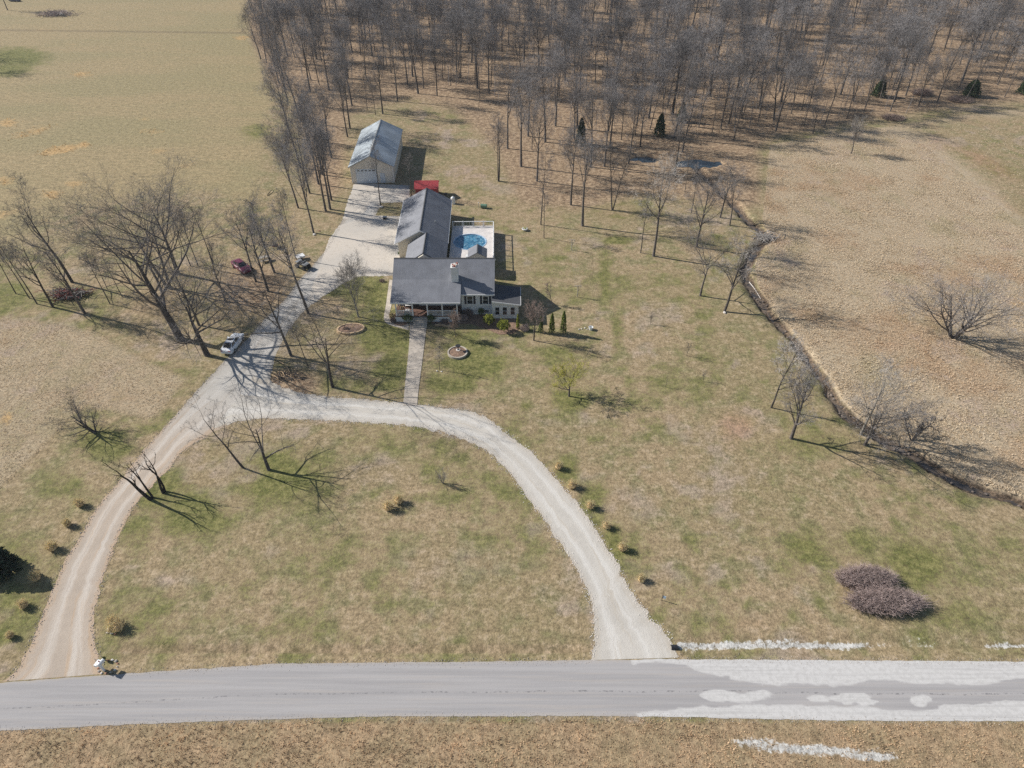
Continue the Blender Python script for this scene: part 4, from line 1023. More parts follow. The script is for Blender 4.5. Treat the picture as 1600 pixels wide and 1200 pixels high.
# yard specimens
unique(834,532,324,'vase',7.4,.11,'dense oval bare ornamental tree beside the sun room','ornamental_tree',clear=.18,trunk_frac=.6,mats=('bark','twig_red'))
unique(712,526,325,'vase',4.8,.06,'small reddish bare ornamental tree in front of the porch','ornamental_tree',clear=.25,trunk_frac=.6,mats=('bark','twig_red'))
unique(560,495,326,'vase',11.5,.13,'oval bare ornamental tree in the lawn left of the house','ornamental_tree',clear=.25,trunk_frac=.5,mats=('bark_pale','twig_pale'))
unique(687,578,327,'slim',4.6,.045,'thin young bare tree with white stones at its foot by the front walk','sapling',tip=.006,clear=.2,trunk_frac=.9,density=.8)
unique(889,619,328,'oak',6.2,.14,'small budding yellow green tree on the lawn right of the walk','budding_tree',clear=.25,trunk_frac=.5,tip=.010,mats=('bark','bud'))
unique(863,475,334,'slim',4.0,.05,'leaning thin tree behind the clipped evergreens','sapling',tip=.006,clear=.2,trunk_frac=.9,lean=(-.3,0),mats=('twig_red','twig_red'))
unique(1073,556,329,'vase',2.6,.03,'tiny bare sapling on the right lawn, nearest the house','sapling',clear=.1,trunk_frac=.6,density=.55,tip=.004,maxlev=3)
unique(1098,596,330,'vase',2.0,.03,'tiny bare sapling on the right lawn, with a dark shadow','sapling',clear=.1,trunk_frac=.6,density=.55,tip=.004,maxlev=3)
unique(1040,605,331,'slim',2.0,.025,'thin twig of a sapling on the open lawn','sapling',clear=.1,trunk_frac=.9,density=.55,tip=.004,maxlev=3)
unique(1016,507,332,'vase',2.4,.03,'tiny bare sapling at the top of the right lawn','sapling',clear=.1,trunk_frac=.6,density=.55,tip=.004,maxlev=3)
unique(692,755,333,'vase',2.4,.04,'small grey bare shrub in the grass loop','shrub',clear=.04,trunk_frac=.5,stems=4,splay=28,mats=('bark_pale','twig_pale'),density=.55,tip=.004,maxlev=3)
# row along the field edge at left
for n_, (u, v, h, kind, lab) in enumerate([
 (133,490,15,'open','bare tree at the right end of the row on the left field edge'), (83,480,15,'open','bare tree left of the brush pile in the row at the field edge'),
 (58,475,13,'slim','slender bare tree third from the left in the row at the field edge'), (46,466,12,'slim','slender bare tree second from the left in the row at the field edge'),
 (25,459,11,'slim','leftmost bare tree of the row on the left field edge'), (113,441,19,'open','tallest bare tree of the left row, behind the brush pile'),
 (172,475,10,'slim','thin bare stem between the left row and the big oaks, nearest the track'), (168,452,8,'slim','short thin bare stem between the left row and the oaks, left of two'),
 (191,464,9,'slim','short thin bare stem between the left row and the oaks, right of two'),
 (334,413,12,'slim','slim bare tree behind the maroon car, right of three'), (310,416,11,'slim','slim bare tree behind the maroon car, middle of three'), (298,416,12,'slim','slim bare tree behind the maroon car, left of three'),
 (419,455,16,'open','leaning bare tree right in front of the maroon car'), (429,426,16,'open','bare tree standing beside the picnic table'),
 (463,405,13,'slim','slim bare tree at the white cart beside the drive'), (482,575,9,'slim','slim bare tree in the leaf litter below the oval bed'),
 (490,364,19,'wood','tall bare tree at the field edge left of the parking apron'),
 (400,440,15,'open','slim bare tree right behind the hood of the maroon car'), (352,470,12,'open','low bare tree between the white car and the maroon car')]):
    T(kind, u, v, h, lab, i=n_, tilt=(-.05, 0) if kind != 'wood' else None)
# belt west of the barn
for n_, (u, v, h, lab) in enumerate([(466,325,18,'bare tree on the field side of the belt west of the barn'), (484,302,17,'bare tree straight as a pole in the belt west of the barn'),
 (509,330,18,'bare tree at the lower end of the belt beside the barn, left of two'), (516,327,18,'bare tree at the lower end of the belt beside the barn, right of two'), (518,313,17,'bare tree near the drive at the barn corner'),
 (498,288,19,'bare tree inside the belt level with the barn door'), (504,273,19,'bare tree inside the belt level with the barn eaves'), (518,247,17,'bare tree next to the barn side wall'),
 (543,214,18,'bare tree close behind the barn, left of two'), (547,201,19,'bare tree close behind the barn, right of two'), (550,165,17,'bare tree on the leaf litter upslope of the barn'), (514,141,18,'bare tree at the dark corner of the wood and the field belt'),
 (470,262,18,'bare tree on the field edge level with the barn roof'), (486,238,19,'bare tree in the belt above the barn'), (455,215,18,'bare tree leaning out over the hay field'), (470,190,19,'bare tree at the narrow part of the belt'), (450,160,19,'bare tree where the belt meets the wood'), (436,130,18,'bare tree leaning left at the corner of the wood')]):
    T('wood', u, v, h, lab, i=n_, tilt=(-.07, 0) if u < 490 else None)
for n_, (k_, u, v, h, lab) in enumerate([('slim',595,322,14.5,'thin forked bare tree in front of the barn door'), ('slim',643,305,9,'small bare tree in the barn shadow'),
 ('fork',779,283,15,'forked slim bare tree alone in the yard behind the pool'), ('wood',598,178,16,'bare tree just above the barn roof'), ('wood',621,158,19,'tall bare tree leaning left behind the barn'), ('slim',574,172,10,'thin short bare tree behind the barn, left of two'), ('slim',587,180,10,'thin short bare tree behind the barn, right of two'),
 ('fork',719,122,20,'bare tree split in a wide V at the front of the wood'), ('wood',683,150,19,'straight bare tree left of the V shaped one at the wood edge'), ('wood',662,138,16,'reddish stemmed bare tree at the wood edge above the barn'), ('wood',637,133,18,'straight bare tree at the wood edge, third from the barn'), ('wood',764,146,17,'bare tree right of the V shaped one at the wood edge'), ('slim',750,153,14,'slim bare tree just left of the open lawn edge'),
 ('wood',793,232,21,'dark straight bare tree on the lawn edge right of the forked slim one'), ('wood',814,260,21,'tall dark bare tree, lowest of the trees left of the pond path'), ('wood',825,213,19,'bare tree on bare soil behind two dark straight ones'), ('slim',831,234,12,'slim low bare tree between the dark straight ones'), ('wood',839,283,19,'slightly crooked bare tree at the lawn edge above the white planter'), ('wood',852,222,20,'thick pale bare tree with a high crown at the lawn edge'), ('wood',868,197,18,'bare tree leaning right behind the thick pale one'),
 ('slim',845,351,15,'tall thin bare tree right above the white planter'), ('slim',850,372,10,'thin bare tree beside the clothesline bed'), ('wood',892,320,17,'bare tree above the clothesline'), ('wood',910,353,19,'sturdy bare tree with a curved trunk right of the clothesline'), ('fork',957,328,15,'bare tree forked from the ground at the lower edge of the wood'),
 ('slim',1001,395,11,'thin bare tree close left of the stout straight one'), ('wood',923,261,18,'bare tree left of the pond, nearest the dark cedar'), ('wood',944,260,18,'bare tree left of the pond, next to the water'), ('wood',982,256,17,'bare tree on the near bank of the left pond'), ('wood',1000,229,16,'pale curved bare tree on the far bank of the pond'), ('wood',953,232,17,'bare tree behind the left pond'),
 ('wood',1054,270,15,'bare tree between the two ponds'), ('open',1066,238,15,'pale bare tree leaning right over the larger pond'), ('wood',1126,201,18,'bare tree on the tan ground right of the pond'), ('fork',1159,186,13,'bare tree with a pale V fork near the field'), ('slim',1112,211,12,'slim bare tree by the right pond end'), ('slim',1178,156,13,'slim bare tree near the field corner'),
 ('open',1125,340,13,'bare tree near the creek head with crooked limbs'), ('slim',1080,333,10,'slim bare tree above the V forked lawn tree'), ('open',1088,386,14,'bare tree right behind the V forked lawn tree'), ('slim',1070,300,10,'slim bare tree at the head of the creek'), ('open',1140,352,12,'bare tree bent right at the creek head'),
 ('wood',1212,205,17,'dark bare tree at the field corner of the wood'), ('open',1270,209,11,'small leaning bare tree at the field edge with a round shadow'), ('wood',1267,153,16,'dark leaning bare tree behind the field edge'), ('fork',1333,158,16,'pale twin stemmed bare tree at the field edge'), ('slim',1357,158,13,'pale slanting stem beside the twin stemmed tree'), ('wood',1391,174,13,'dark ivy clad bare tree at the field edge'), ('wood',1435,166,14,'bare tree at the field edge right of the ivy clad one'), ('wood',1464,160,15,'slanting bare tree at the right field edge'), ('wood',1415,150,15,'slanting bare tree behind the right field edge')]):
    T(k_, u, v, h, lab, i=n_, tilt=(-.04, 0) if u > 1200 else None)
T('open',12,16,13,'bare tree in the far top left corner of the hay field', i=3)
unique(-26,88,340,'oak',15,.35,'bare tree just off the left edge of the hay field, casting the upper shadow',clear=.3,trunk_frac=.7)
unique(-22,112,341,'oak',12,.3,'bare tree just off the left edge of the hay field, casting the lower shadow',clear=.3,trunk_frac=.7)

# the wood itself: individual trees
pts = []
man_w = [P(*m) for m in manual]
tries = 0
WCORE = WOODS_CORE
cand = []
while len(cand) < 6000:
    y = rng.uniform(160, 322); x = rng.uniform(-150, 232)
    cand.append((x, y))
ca = np.array(cand); zc = ca[:, 1] * CP + CAM_H * SP
cu, cv_ = 800 + F * ca[:, 0] / zc, 600 - F * (ca[:, 1] * SP - CAM_H * CP) / zc
inside = (sd_poly(cu, cv_, WCORE) < 0) & (cu > 385) & (cu < 1680) & (cv_ > -8)
for (x, y), okk in zip(cand, inside):
    if not okk: continue
    if len(pts) >= 205: break
    dmin = 6.2 + (y - 160) * .012
    if any((x-a)**2 + (y-b)**2 < dmin**2 for a, b in pts): continue
    if any((x-m.x)**2 + (y-m.y)**2 < 20 for m in man_w): continue
    pts.append((x, y))
for n_, (x, y) in enumerate(pts):
    me, bh = WOOD[n_ % 8] if n_ % 5 else SLIM[n_ % 4]
    h = rng.uniform(15, 21.5) if n_ % 5 else rng.uniform(10, 15)
    s = h / bh
    part = 'left wood behind the barn' if x < -22 else 'middle wood above the pool yard' if x < 22 else 'wood behind the ponds' if x < 68 else 'right wood behind the tan field'
    deep = 'at the front of the' if y < 205 else 'halfway into the' if y < 258 else 'deep in the'
    form = 'slim bare young tree' if n_ % 5 == 0 else 'tall bare grey tree'
    t = place_tree('bare_tree', me, (x, y, 0), '%s %s %s' % (form, deep, part), 'tree', '%ss %s %s' % (form, deep, part), rng.random()*TWO_PI, (s*rng.uniform(.95,1.35), s*rng.uniform(.95,1.35), s))
    tl = rng.gauss(0, .045) + (-.06 if x > 60 else (-.02 if x < -40 else 0))
    t.rotation_euler = (Matrix.Rotation(tl, 4, 'Y') @ Matrix.Rotation(t.rotation_euler.z, 4, 'Z')).to_euler()

# the trees of the wood past the three hundred that show largest
lowm = [tree_mesh(400 + i, 'wood', 17, .17, .42, maxlev=4, tip=.012, density=.8) for i in range(3)]
low = []
for tm in lowm:
    arr, mi = [], []
    for q, me in enumerate(tm):
        v = np.empty(len(me.vertices)*3); me.vertices.foreach_get('co', v); f = np.empty(len(me.polygons)*4, int); me.loops.foreach_get('vertex_index', f)
        arr.append((v.reshape(-1, 3), f.reshape(-1, 4))); mi.append(np.full(len(me.polygons), 0 if q == 2 else 1, np.int32))
    v, f = join(arr); lme = np_mesh('wood_tree', v, f, M['twig']); lme.materials.append(M['bark']); lme.polygons.foreach_set('material_index', np.concatenate(mi))
    low.append(bpy.data.objects.new('wood_tree', lme))            # only a source for the instances below, not in the scene
extra = []
for (x, y), okk in zip(cand[2000:], inside[2000:]):
    if not okk or len(extra) >= 350: continue
    if any((x-a)**2 + (y-b)**2 < 7 for a, b in pts) or any((x-a)**2 + (y-b)**2 < 12 for a, b in extra): continue
    if any((x-m.x)**2 + (y-m.y)**2 < 20 for m in man_w): continue
    extra.append((x, y))
ne = len(extra); pm_ = bpy.data.meshes.new('woodland'); pm_.from_pydata([(x, y, 0) for x, y in extra], [], [])
for nm_, ty, arr in (('turn', 'FLOAT_VECTOR', np.stack([nrg.normal(0, .05, ne), nrg.normal(0, .05, ne), nrg.random(ne)*6.283], 1)), ('size', 'FLOAT_VECTOR', None), ('kind_index', 'INT', np.arange(ne) % 3)):
    if arr is None:
        q = nrg.uniform(.7, 1.15, ne); w = q * nrg.uniform(1, 1.35, ne); arr = np.stack([w, w, q], 1)
    a = pm_.attributes.new(nm_, ty, 'POINT'); a.data.foreach_set('value' if ty == 'INT' else 'vector', arr.ravel().astype(np.int32 if ty == 'INT' else np.float32))
o = obj('woodland', pm_); link_props(o, 'thinner grey bare trees filling the wood between the larger ones', 'woodland', kind='stuff')
ng = bpy.data.node_groups.new('woodland', 'GeometryNodeTree')
ng.interface.new_socket('Geometry', in_out='INPUT', socket_type='NodeSocketGeometry'); ng.interface.new_socket('Geometry', in_out='OUTPUT', socket_type='NodeSocketGeometry')
gi, go, jn = ng.nodes.new('NodeGroupInput'), ng.nodes.new('NodeGroupOutput'), ng.nodes.new('GeometryNodeJoinGeometry')
def nattr(nm_, ty):
    n = ng.nodes.new('GeometryNodeInputNamedAttribute'); n.data_type = ty; n.inputs[0].default_value = nm_
    return [q for q in n.outputs if q.enabled][0]
for q, lo_ in enumerate(low):
    oi = ng.nodes.new('GeometryNodeObjectInfo'); oi.inputs['Object'].default_value = lo_
    cm = ng.nodes.new('FunctionNodeCompare'); cm.data_type = 'INT'; cm.operation = 'EQUAL'
    ii = [z for z in cm.inputs if z.enabled]; ng.links.new(nattr('kind_index', 'INT'), ii[0]); ii[1].default_value = q
    ip = ng.nodes.new('GeometryNodeInstanceOnPoints')
    ng.links.new(gi.outputs[0], ip.inputs['Points']); ng.links.new(cm.outputs[0], ip.inputs['Selection']); ng.links.new(oi.outputs['Geometry'], ip.inputs['Instance'])
    er = ng.nodes.new('FunctionNodeEulerToRotation'); ng.links.new(nattr('turn', 'FLOAT_VECTOR'), er.inputs[0]); ng.links.new(er.outputs[0], ip.inputs['Rotation'])
    ng.links.new(nattr('size', 'FLOAT_VECTOR'), ip.inputs['Scale']); ng.links.new(ip.outputs[0], jn.inputs[0])
ng.links.new(jn.outputs[0], go.inputs[0])
md = o.modifiers.new('woodland', 'NODES'); md.node_group = ng

# undergrowth: saplings and brush too many to count
polys2, polys3 = [], []
rr = random.Random(77)
cnt = 0
for (x, y), okk in zip(cand[::-1], inside[::-1]):
    if not okk: continue
    cnt += 1
    if cnt > 1300: break
    h = rr.uniform(2.0, 8.5) if rr.random() < .6 else rr.uniform(1, 2.5)
    d = Vector((rr.gauss(0, .08), rr.gauss(0, .08), 1)).normalized(); p0 = Vector((x, y, 0))
    p1 = p0 + d * h * .5; p2 = p0 + (d + rvec(rr) * .12) * h
    polys2.append(([tuple(p0), tuple(p1), tuple(p2)], [.012*h*.6+.015, .007*h+.012, .012]))
    for q in range(int(5 + h * 1.6)):
        t = rr.uniform(.3, 1); a = p0.lerp(p2, t); L = h * rr.uniform(.12, .3) * (1.3 - t * .6) + .25
        dd = (rvec(rr) + Vector((0, 0, .7))).normalized(); b = a + dd * L
        polys3.append(([tuple(a), tuple(b)], [.016, .009]))
        for w in range(2):
            e = a.lerp(b, rr.uniform(.4, 1)); polys3.append(([tuple(e), tuple(e + (dd + rvec(rr) * .8).normalized() * L * .5)], [.012, .008]))
v_, f_ = join([tubes(polys2, 4), ribbons(polys3)])
o = obj('undergrowth', np_mesh('undergrowth', v_, f_, M['twig'])); link_props(o, 'thin saplings and brush filling the wood between the tall trunks', 'undergrowth', kind='stuff')

# ------------------------------------------------------------------ leafy things
def leaf_cloud(pts, size, r, nrm=None):
    """small bent quads at pts"""
    n = len(pts); a = r.normal(size=(n, 3)); a /= np.linalg.norm(a, axis=1, keepdims=True)
    b = r.normal(size=(n, 3)); b -= a * (a * b).sum(1, keepdims=True); b /= np.linalg.norm(b, axis=1, keepdims=True)
    s = size * r.uniform(.6, 1.4, (n, 1))
    vs = np.stack([pts - a*s, pts - b*s*.5, pts + a*s, pts + b*s*.5], 1).reshape(-1, 3)
    return vs, np.arange(4*n).reshape(-1, 4)
def conifer(u, v, h, rad, n, mat, label, name='evergreen', cat='tree', power=1.0, size=.12, base=.05, loc=None, stem=.10):
    t = empty(name, P(u, v) if loc is None else loc, label, cat)
    MB().cyl((0,0,-.1),(0,0,h*.9),stem,.02,8).build('trunk', M['bark'], t)
    r = nrg
    z = r.random(n)**.8; ang = r.random(n)*TWO_PI
    lob = .78 + .22*np.sin(ang*5 + z*23) * np.cos(ang*3 - z*17)
    rr_ = rad * (1-z)**power * lob * np.sqrt(r.uniform(.35, 1, n))
    pts = np.stack([rr_*np.cos(ang), rr_*np.sin(ang), h*(base + (1-base)*z) - rr_*.15], 1)
    v_, f_ = leaf_cloud(pts, size, r)
    obj('foliage', np_mesh('foliage', v_, f_, M[mat]), t); return t
def ball_shrub(u, v, rad, h, n, mat, label, name='shrub', size=.07, cat='shrub'):
    t = empty(name, P(u, v), label, cat)
    MB().cyl((0,0,-.05),(0,0,h*.6),.04,.02,6).build('stem', M['bark'], t)
    r = nrg
    d = r.normal(size=(n, 3)); d /= np.linalg.norm(d, axis=1, keepdims=True); d[:, 2] = np.abs(d[:, 2]) * 1.0 + r.uniform(-.3, .1, n)
    lob = .8 + .2*np.sin(d[:, 0]*7+1)*np.cos(d[:, 1]*6) 
    pts = d * (rad * lob * r.uniform(.72, 1.03, n))[:, None]; pts[:, 2] = h*.42 + pts[:, 2] / rad * h * .55
    v_, f_ = leaf_cloud(pts, size, r)
    obj('foliage', np_mesh('foliage', v_, f_, M[mat]), t); return t
conifer(-2,893,4.3,2.5,5200,'spruce','big dark evergreen at the left edge of the lawn',size=.22,stem=.18,power=.6)
conifer(862,520,3.5,.62,2200,'arbor','narrow clipped green conifer right of the sun room, left of two','columnar_evergreen',power=.5,size=.08)
conifer(880,520,3.9,.68,2400,'arbor','narrow clipped green conifer right of the sun room, right of two','columnar_evergreen',power=.5,size=.08)
conifer(845,519,3.0,.5,1500,'dkshrub','greyish narrow conifer behind the dense bare ornamental tree','columnar_evergreen',power=.5,size=.08)
conifer(809,513,2.6,.36,1200,'boxwood','slim yellow green conifer at the sun room corner','columnar_evergreen',power=.5,size=.07)
ball_shrub(764,508,1.0,2.1,3000,'boxwood','yellow green ball shrub in front of the house corner board')
ball_shrub(787,518,1.15,2.3,3600,'boxwood','larger yellow green ball shrub in front of the sun room')
ball_shrub(638,503,1.05,1.7,1700,'dkshrub','dark green shrub left of the porch steps')
ball_shrub(645,500,.55,1.2,900,'boxwood','lighter green shrub touching the left porch shrub')
ball_shrub(674,503,.85,1.6,1700,'dkshrub','dark green shrub right of the porch steps')
ball_shrub(708,501,.75,1.5,1300,'boxwood','olive shrub under the right end of the porch')
ball_shrub(752,493,.6,1.5,900,'dkshrub','dark green shrub against the house wall between the windows')
ball_shrub(625,399,.35,.9,500,'dkshrub','small green shrub at the garage corner by the apron')
conifer(1030,212,5.2,1.9,1900,'evergreen','dark green cedar in the wood above the pond','cedar',size=.22,power=.55)
conifer(1064,190,4.8,1.6,1500,'evergreen','dark green cedar right of the taller cedar above the pond','cedar',size=.22,power=.55)
conifer(907,225,6,1.7,1600,'spruce','bluish dark cedar at the edge of the wood left of the pond','cedar',size=.22,power=.55)
conifer(1372,150,4.2,2.4,1700,'evergreen','low dark green cedar at the right field edge, left of three','cedar',size=.24,power=.38)
conifer(1516,150,4.2,2.8,2000,'evergreen','broad dark green cedar at the right field edge, middle of three','cedar',size=.24,power=.38)
conifer(1600,146,4.2,2.6,1700,'evergreen','dark green cedar cut by the right border at the field edge','cedar',size=.24,power=.38)

def spray_shrub(u, v, rx, ry_, h, n, mat, label, name, cat, rad=.012, seed=1, sides=3, core=.75, bend=.25, loc=None):
    """many stems fanning out of an elongated base"""
    r = np.random.default_rng(seed)
    a = r.random(n)*TWO_PI; q = np.sqrt(r.random(n))
    bx, by = core*rx*q*np.cos(a), core*ry_*q*np.sin(a)
    tx, ty = rx*q*np.cos(a)*(1+r.normal(0,.10,n)) + r.normal(0,.12*min(rx, ry_),n), ry_*q*np.sin(a)*(1+r.normal(0,.10,n)) + r.normal(0,.12*min(rx,ry_),n)
    hh = h*np.sqrt(np.clip(1-q**2*.75, .1, 1))*r.uniform(.72, 1.1, n)
    p0 = np.stack([bx, by, np.zeros(n)-.03], 1); p2 = np.stack([tx, ty, hh], 1)
    p1 = (p0+p2)/2 + np.stack([r.normal(0,.04,n), r.normal(0,.04,n), bend*hh*.35], 1)
    pol = [([tuple(p0[i]), tuple(p1[i]), tuple(p2[i])], [rad*1.2, rad, rad*.45]) for i in range(n)]
    for i in range(n):
        for j in range(2):
            e = p1[i] + (p2[i]-p1[i])*r.random(); d = r.normal(size=3); d[2] = abs(d[2])*1.2; d /= np.linalg.norm(d)
            pol.append(([tuple(e), tuple(e + d*.28*h*r.uniform(.5, 1.1))], [rad*.7, rad*.4]))
    v_, f_ = tubes(pol, sides)
    t = empty(name, P(u, v) if loc is None else loc, label, cat)
    obj('stems', np_mesh('stems', v_, f_, M[mat]), t)
    return t
spray_shrub(1350,908,3.3,1.45,1.5,2000,'twig_shrub','wide rounded mass of purplish bare shrub on the right lawn, upper of two','bare_shrub','shrub',.013,41)
spray_shrub(1380,944,4.0,1.5,1.5,2600,'twig_shrub','wide rounded mass of purplish bare shrub on the right lawn, lower of two','bare_shrub','shrub',.013,42)
for i, (u, v, rx, h, lab, mt) in enumerate([(731,493,.9,1.2,'brown bare bush against the house wall by the porch end','twig_red'), (745,488,.8,1.2,'pinkish bare bush under the left house window','twig_shrub'), (695,502,.8,.8,'low dark red bush in front of the porch railing','twig_red'), (614,497,.6,1.0,'tan grass like bush at the left porch corner','straw'), (615,503,.5,.7,'dark bare bush at the left porch corner','twig_red'), (724,500,.7,1.0,'grey bare bush at the right end of the front bed','twig_shrub'),
    (820,516,.8,1.0,'grey bare bush at the sun room foot','twig_shrub'), (597,440,.5,.5,'rusty bush at the top of the side walk','twig_red'), (1440,148,3.,1.6,'brown bramble at the foot of the right field edge trees, left of two','twig_red'), (1500,158,3.5,1.2,'brown bramble at the foot of the right field edge trees, right of two','twig_red'), (1395,186,3.2,1.0,'low brown bramble where the wood meets the tan field','twig_red')]):
    spray_shrub(u, v, rx, rx*.75, h, 260 if rx < 1.2 else 700, mt, lab, 'bare_shrub', 'shrub', .011 if rx < 2 else .02, 60+i)
# straw grass clumps
GR = 'clumps of straw coloured ornamental grass along the drives'
for i, (u, v, rx, h, lab) in enumerate([
 (126,790,.42,.85,'straw grass clump left of the drive, farthest from the road'), (107,821,.36,.8,'straw grass clump left of the drive, second from the top'), (83,858,.48,.95,'straw grass clump left of the drive beside the tip of the evergreen shadow'), (58,905,.44,.95,'golden grass clump left of the drive touching the evergreen shadow'), (38,948,.42,.8,'straw grass clump left of the drive, second nearest the road'), (18,995,.3,.6,'smallest straw grass clump left of the drive, nearest the road'),
 (607,795,.52,.95,'pale straw grass clump in the loop, left of two'), (623,785,.5,.9,'golden grass clump in the loop, right of two'),
 (872,732,.40,.85,'straw grass clump right of the loop drive, farthest from the road'), (894,761,.50,.9,'fullest straw grass clump right of the loop drive'), (922,793,.42,.8,'straw grass clump right of the loop drive, third from the top'), (947,824,.40,.7,'straw grass clump right of the loop drive, fourth from the top'), (972,859,.42,.85,'straw grass clump right of the loop drive, second nearest the road'), (1001,907,.34,.7,'straw grass clump right of the loop drive, nearest the road'),
 (178,974,.50,.8,'golden grass clump behind the rocks at the drive mouth'), (186,982,.55,.9,'golden grass clump right of the rocks at the drive mouth'), (176,985,.35,.6,'short golden grass clump among the rocks at the drive mouth')]):
    t = spray_shrub(u, v, rx*1.5, rx*1.45, h*1.3, 130, 'straw', lab, 'grass_clump', 'ornamental grass', .014, 90+i, core=.45, bend=.6)
    mb = MB().lathe([(rx*.5,-.02),(rx*.84,h*.2),(rx*.92,h*.4),(rx*.7,h*.64),(rx*.34,h*.82),(.03,h*.9)], n=18)
    q = random.Random(i); mb.v = [(x*(w := q.uniform(.9,1.1)), y*w, z*q.uniform(.82,1.15)) for x, y, z in mb.v]
    mb.build('tuft', M['straw_core'], t, smooth=False)
rk = random.Random(3)
for i, (u, v, r_2, lab, mt) in enumerate([(171,984,.26,'white rock at the foot of the golden grass, upper of the stones','stone_white'), (175,989,.24,'white rock at the front of the golden grass','stone_white'), (168,989,.15,'small grey rock left of the white rocks','stone'), (180,991,.15,'small brown rock right of the white rocks','terracotta'), (683,580,.16,'white stone at the foot of the young tree by the walk, left of two','stone_white'), (690,581,.15,'white stone at the foot of the young tree by the walk, right of two','stone_white'), (1132,489,.3,'pale flat stone at the foot of the leaning pale tree','stone_white'), (491,367,.32,'pale flat stone under the tall tree by the apron','stone_white'), (499,361,.22,'tan stone behind the tall tree by the apron','terracotta'), (85,808,.0,None,None)]):
    if lab: link_props(MB().rock((P(u, v).x, P(u, v).y, r_2*.3), r_2, rk).build('rock', M[mt], smooth=False), lab, 'rock')

# meadow and verge grass: tufts nobody could count
def tuft_field(n, region_fn, name, label, mat, h=(.2, .55), blades=5, width=.05, seed=5, bbox=(-60, 110, 16, 150)):
    r = np.random.default_rng(seed)
    x = r.uniform(bbox[0], bbox[1], n*6); y = r.uniform(bbox[2], bbox[3], n*6)
    zc = y*CP + CAM_H*SP; u = 800 + F*x/zc; v = 600 - F*(y*SP - CAM_H*CP)/zc
    ok = region_fn(u, v, x, y, r)
    x, y = x[ok][:n], y[ok][:n]; n = len(x)
    hh = r.uniform(*h, n) * (.6 + .8*noise2(x, y, 31, 3.0))
    a = r.random((n, blades))*TWO_PI; ln = r.uniform(.25, .9, (n, blades)) * hh[:, None]
    bx, by = x[:, None] + np.cos(a)*.05, y[:, None] + np.sin(a)*.05
    tip = np.stack([bx + np.cos(a)*ln, by + np.sin(a)*ln, (hh[:, None]*r.uniform(.5, 1.05, (n, blades)))], -1)
    w = width * r.uniform(.6, 1.4, (n, blades))
    b0 = np.stack([bx - np.sin(a)*w, by + np.cos(a)*w, bx*0 - .02], -1); b1 = np.stack([bx + np.sin(a)*w, by - np.cos(a)*w, bx*0 - .02], -1)
    vs = np.stack([b0, b1, tip], 2).reshape(-1, 3)
    me = np_mesh(name, vs, np.arange(len(vs)).reshape(-1, 3), M[mat], k=3)
    o = obj(name, me); link_props(o, label, 'grass', kind='stuff')
def reg_meadow(u, v, x, y, r):
    d = d_line(x, y, creek_w)
    p = np.where(sd_poly(u, v, SMOOTH_FIELD) < 0, .12, 1.0)
    return (sd_poly(u, v, MEADOW) < -1) & (d > 0.95) & (u < 1720) & (r.random(len(u)) < p*(.35+noise2(x, y, 44, 4.0)))
tuft_field(80000, reg_meadow, 'meadow_grass', 'rough tussocks of dry tan grass across the meadow beyond the creek', 'meadow', (.08, .26), 4, .05, 5, (20, 165, 28, 175))
tuft_field(20000, lambda u, v, x, y, r: (v > np.interp(u, [-700,0,300,600,1000,1300,1600,2400], [1178,1142,1128,1119,1119,1126,1127,1136]) + 5) & (v < 1300) & ~((np.abs(v - 1161 - (u - 1157) * .095) < 7) & (u > 1150) & (u < 1400) & (r.random(len(u)) < .8)), 'verge_grass', 'dry brown grass on the near verge of the road', 'brown_blades', (.06, .18), 4, .035, 6, (-62, 62, 16, 30))
tuft_field(16000, lambda u, v, x, y, r: (sd_poly(u, v, LEFT_MEADOW) < -2) & (u > -120), 'field_grass', 'dry tan grass of the small field left of the drive', 'meadow', (.05, .16), 4, .04, 8, (-105, -35, 40, 92))
ST = [(94,234,42,8,-12),(131,226,12,8,0),(13,192,20,8,0),(50,206,40,9,-15),(128,116,22,6,0),(236,206,22,7,0),(115,287,18,7,0),(81,304,22,9,0),(7,283,18,9,0),(378,59,16,5,0)]
def reg_straw(u, v, x, y, r):
    m = np.zeros(len(u))
    for cu, cv2, a, b, ro in ST: m = np.maximum(m, blob(u, v, (cu, cv2, a*.9, b*.9, 1., ro)))
    return r.random(len(u)) < m*.6*(noise2(x, y, 50, 2.0) > .35)
tuft_field(4200, reg_straw, 'straw_grass', 'streaks of orange straw grass standing in the hay field', 'straw_field', (.25, .6), 5, .05, 9, (-160, -45, 115, 260))

# ------------------------------------------------------------------ air
hz = MB().box(-2700, 2700, -2700, 4100, -2.2, 61.5).build('haze', None)
hz.data.materials.clear()
hm = bpy.data.materials.new('haze'); hm.use_nodes = True
hm.node_tree.nodes.clear()
ho = hm.node_tree.nodes.new('ShaderNodeOutputMaterial'); hv = hm.node_tree.nodes.new('ShaderNodeVolumePrincipled')
hv.inputs['Color'].default_value = (0.86, 0.92, 1.0, 1); hv.inputs['Density'].default_value = HAZE; hv.inputs['Anisotropy'].default_value = 0.2
hm.node_tree.links.new(hv.outputs[0], ho.inputs['Volume']); hz.data.materials.append(hm); hz['kind'] = 'stuff'
hz['label'] = 'thin pale air over the whole place'
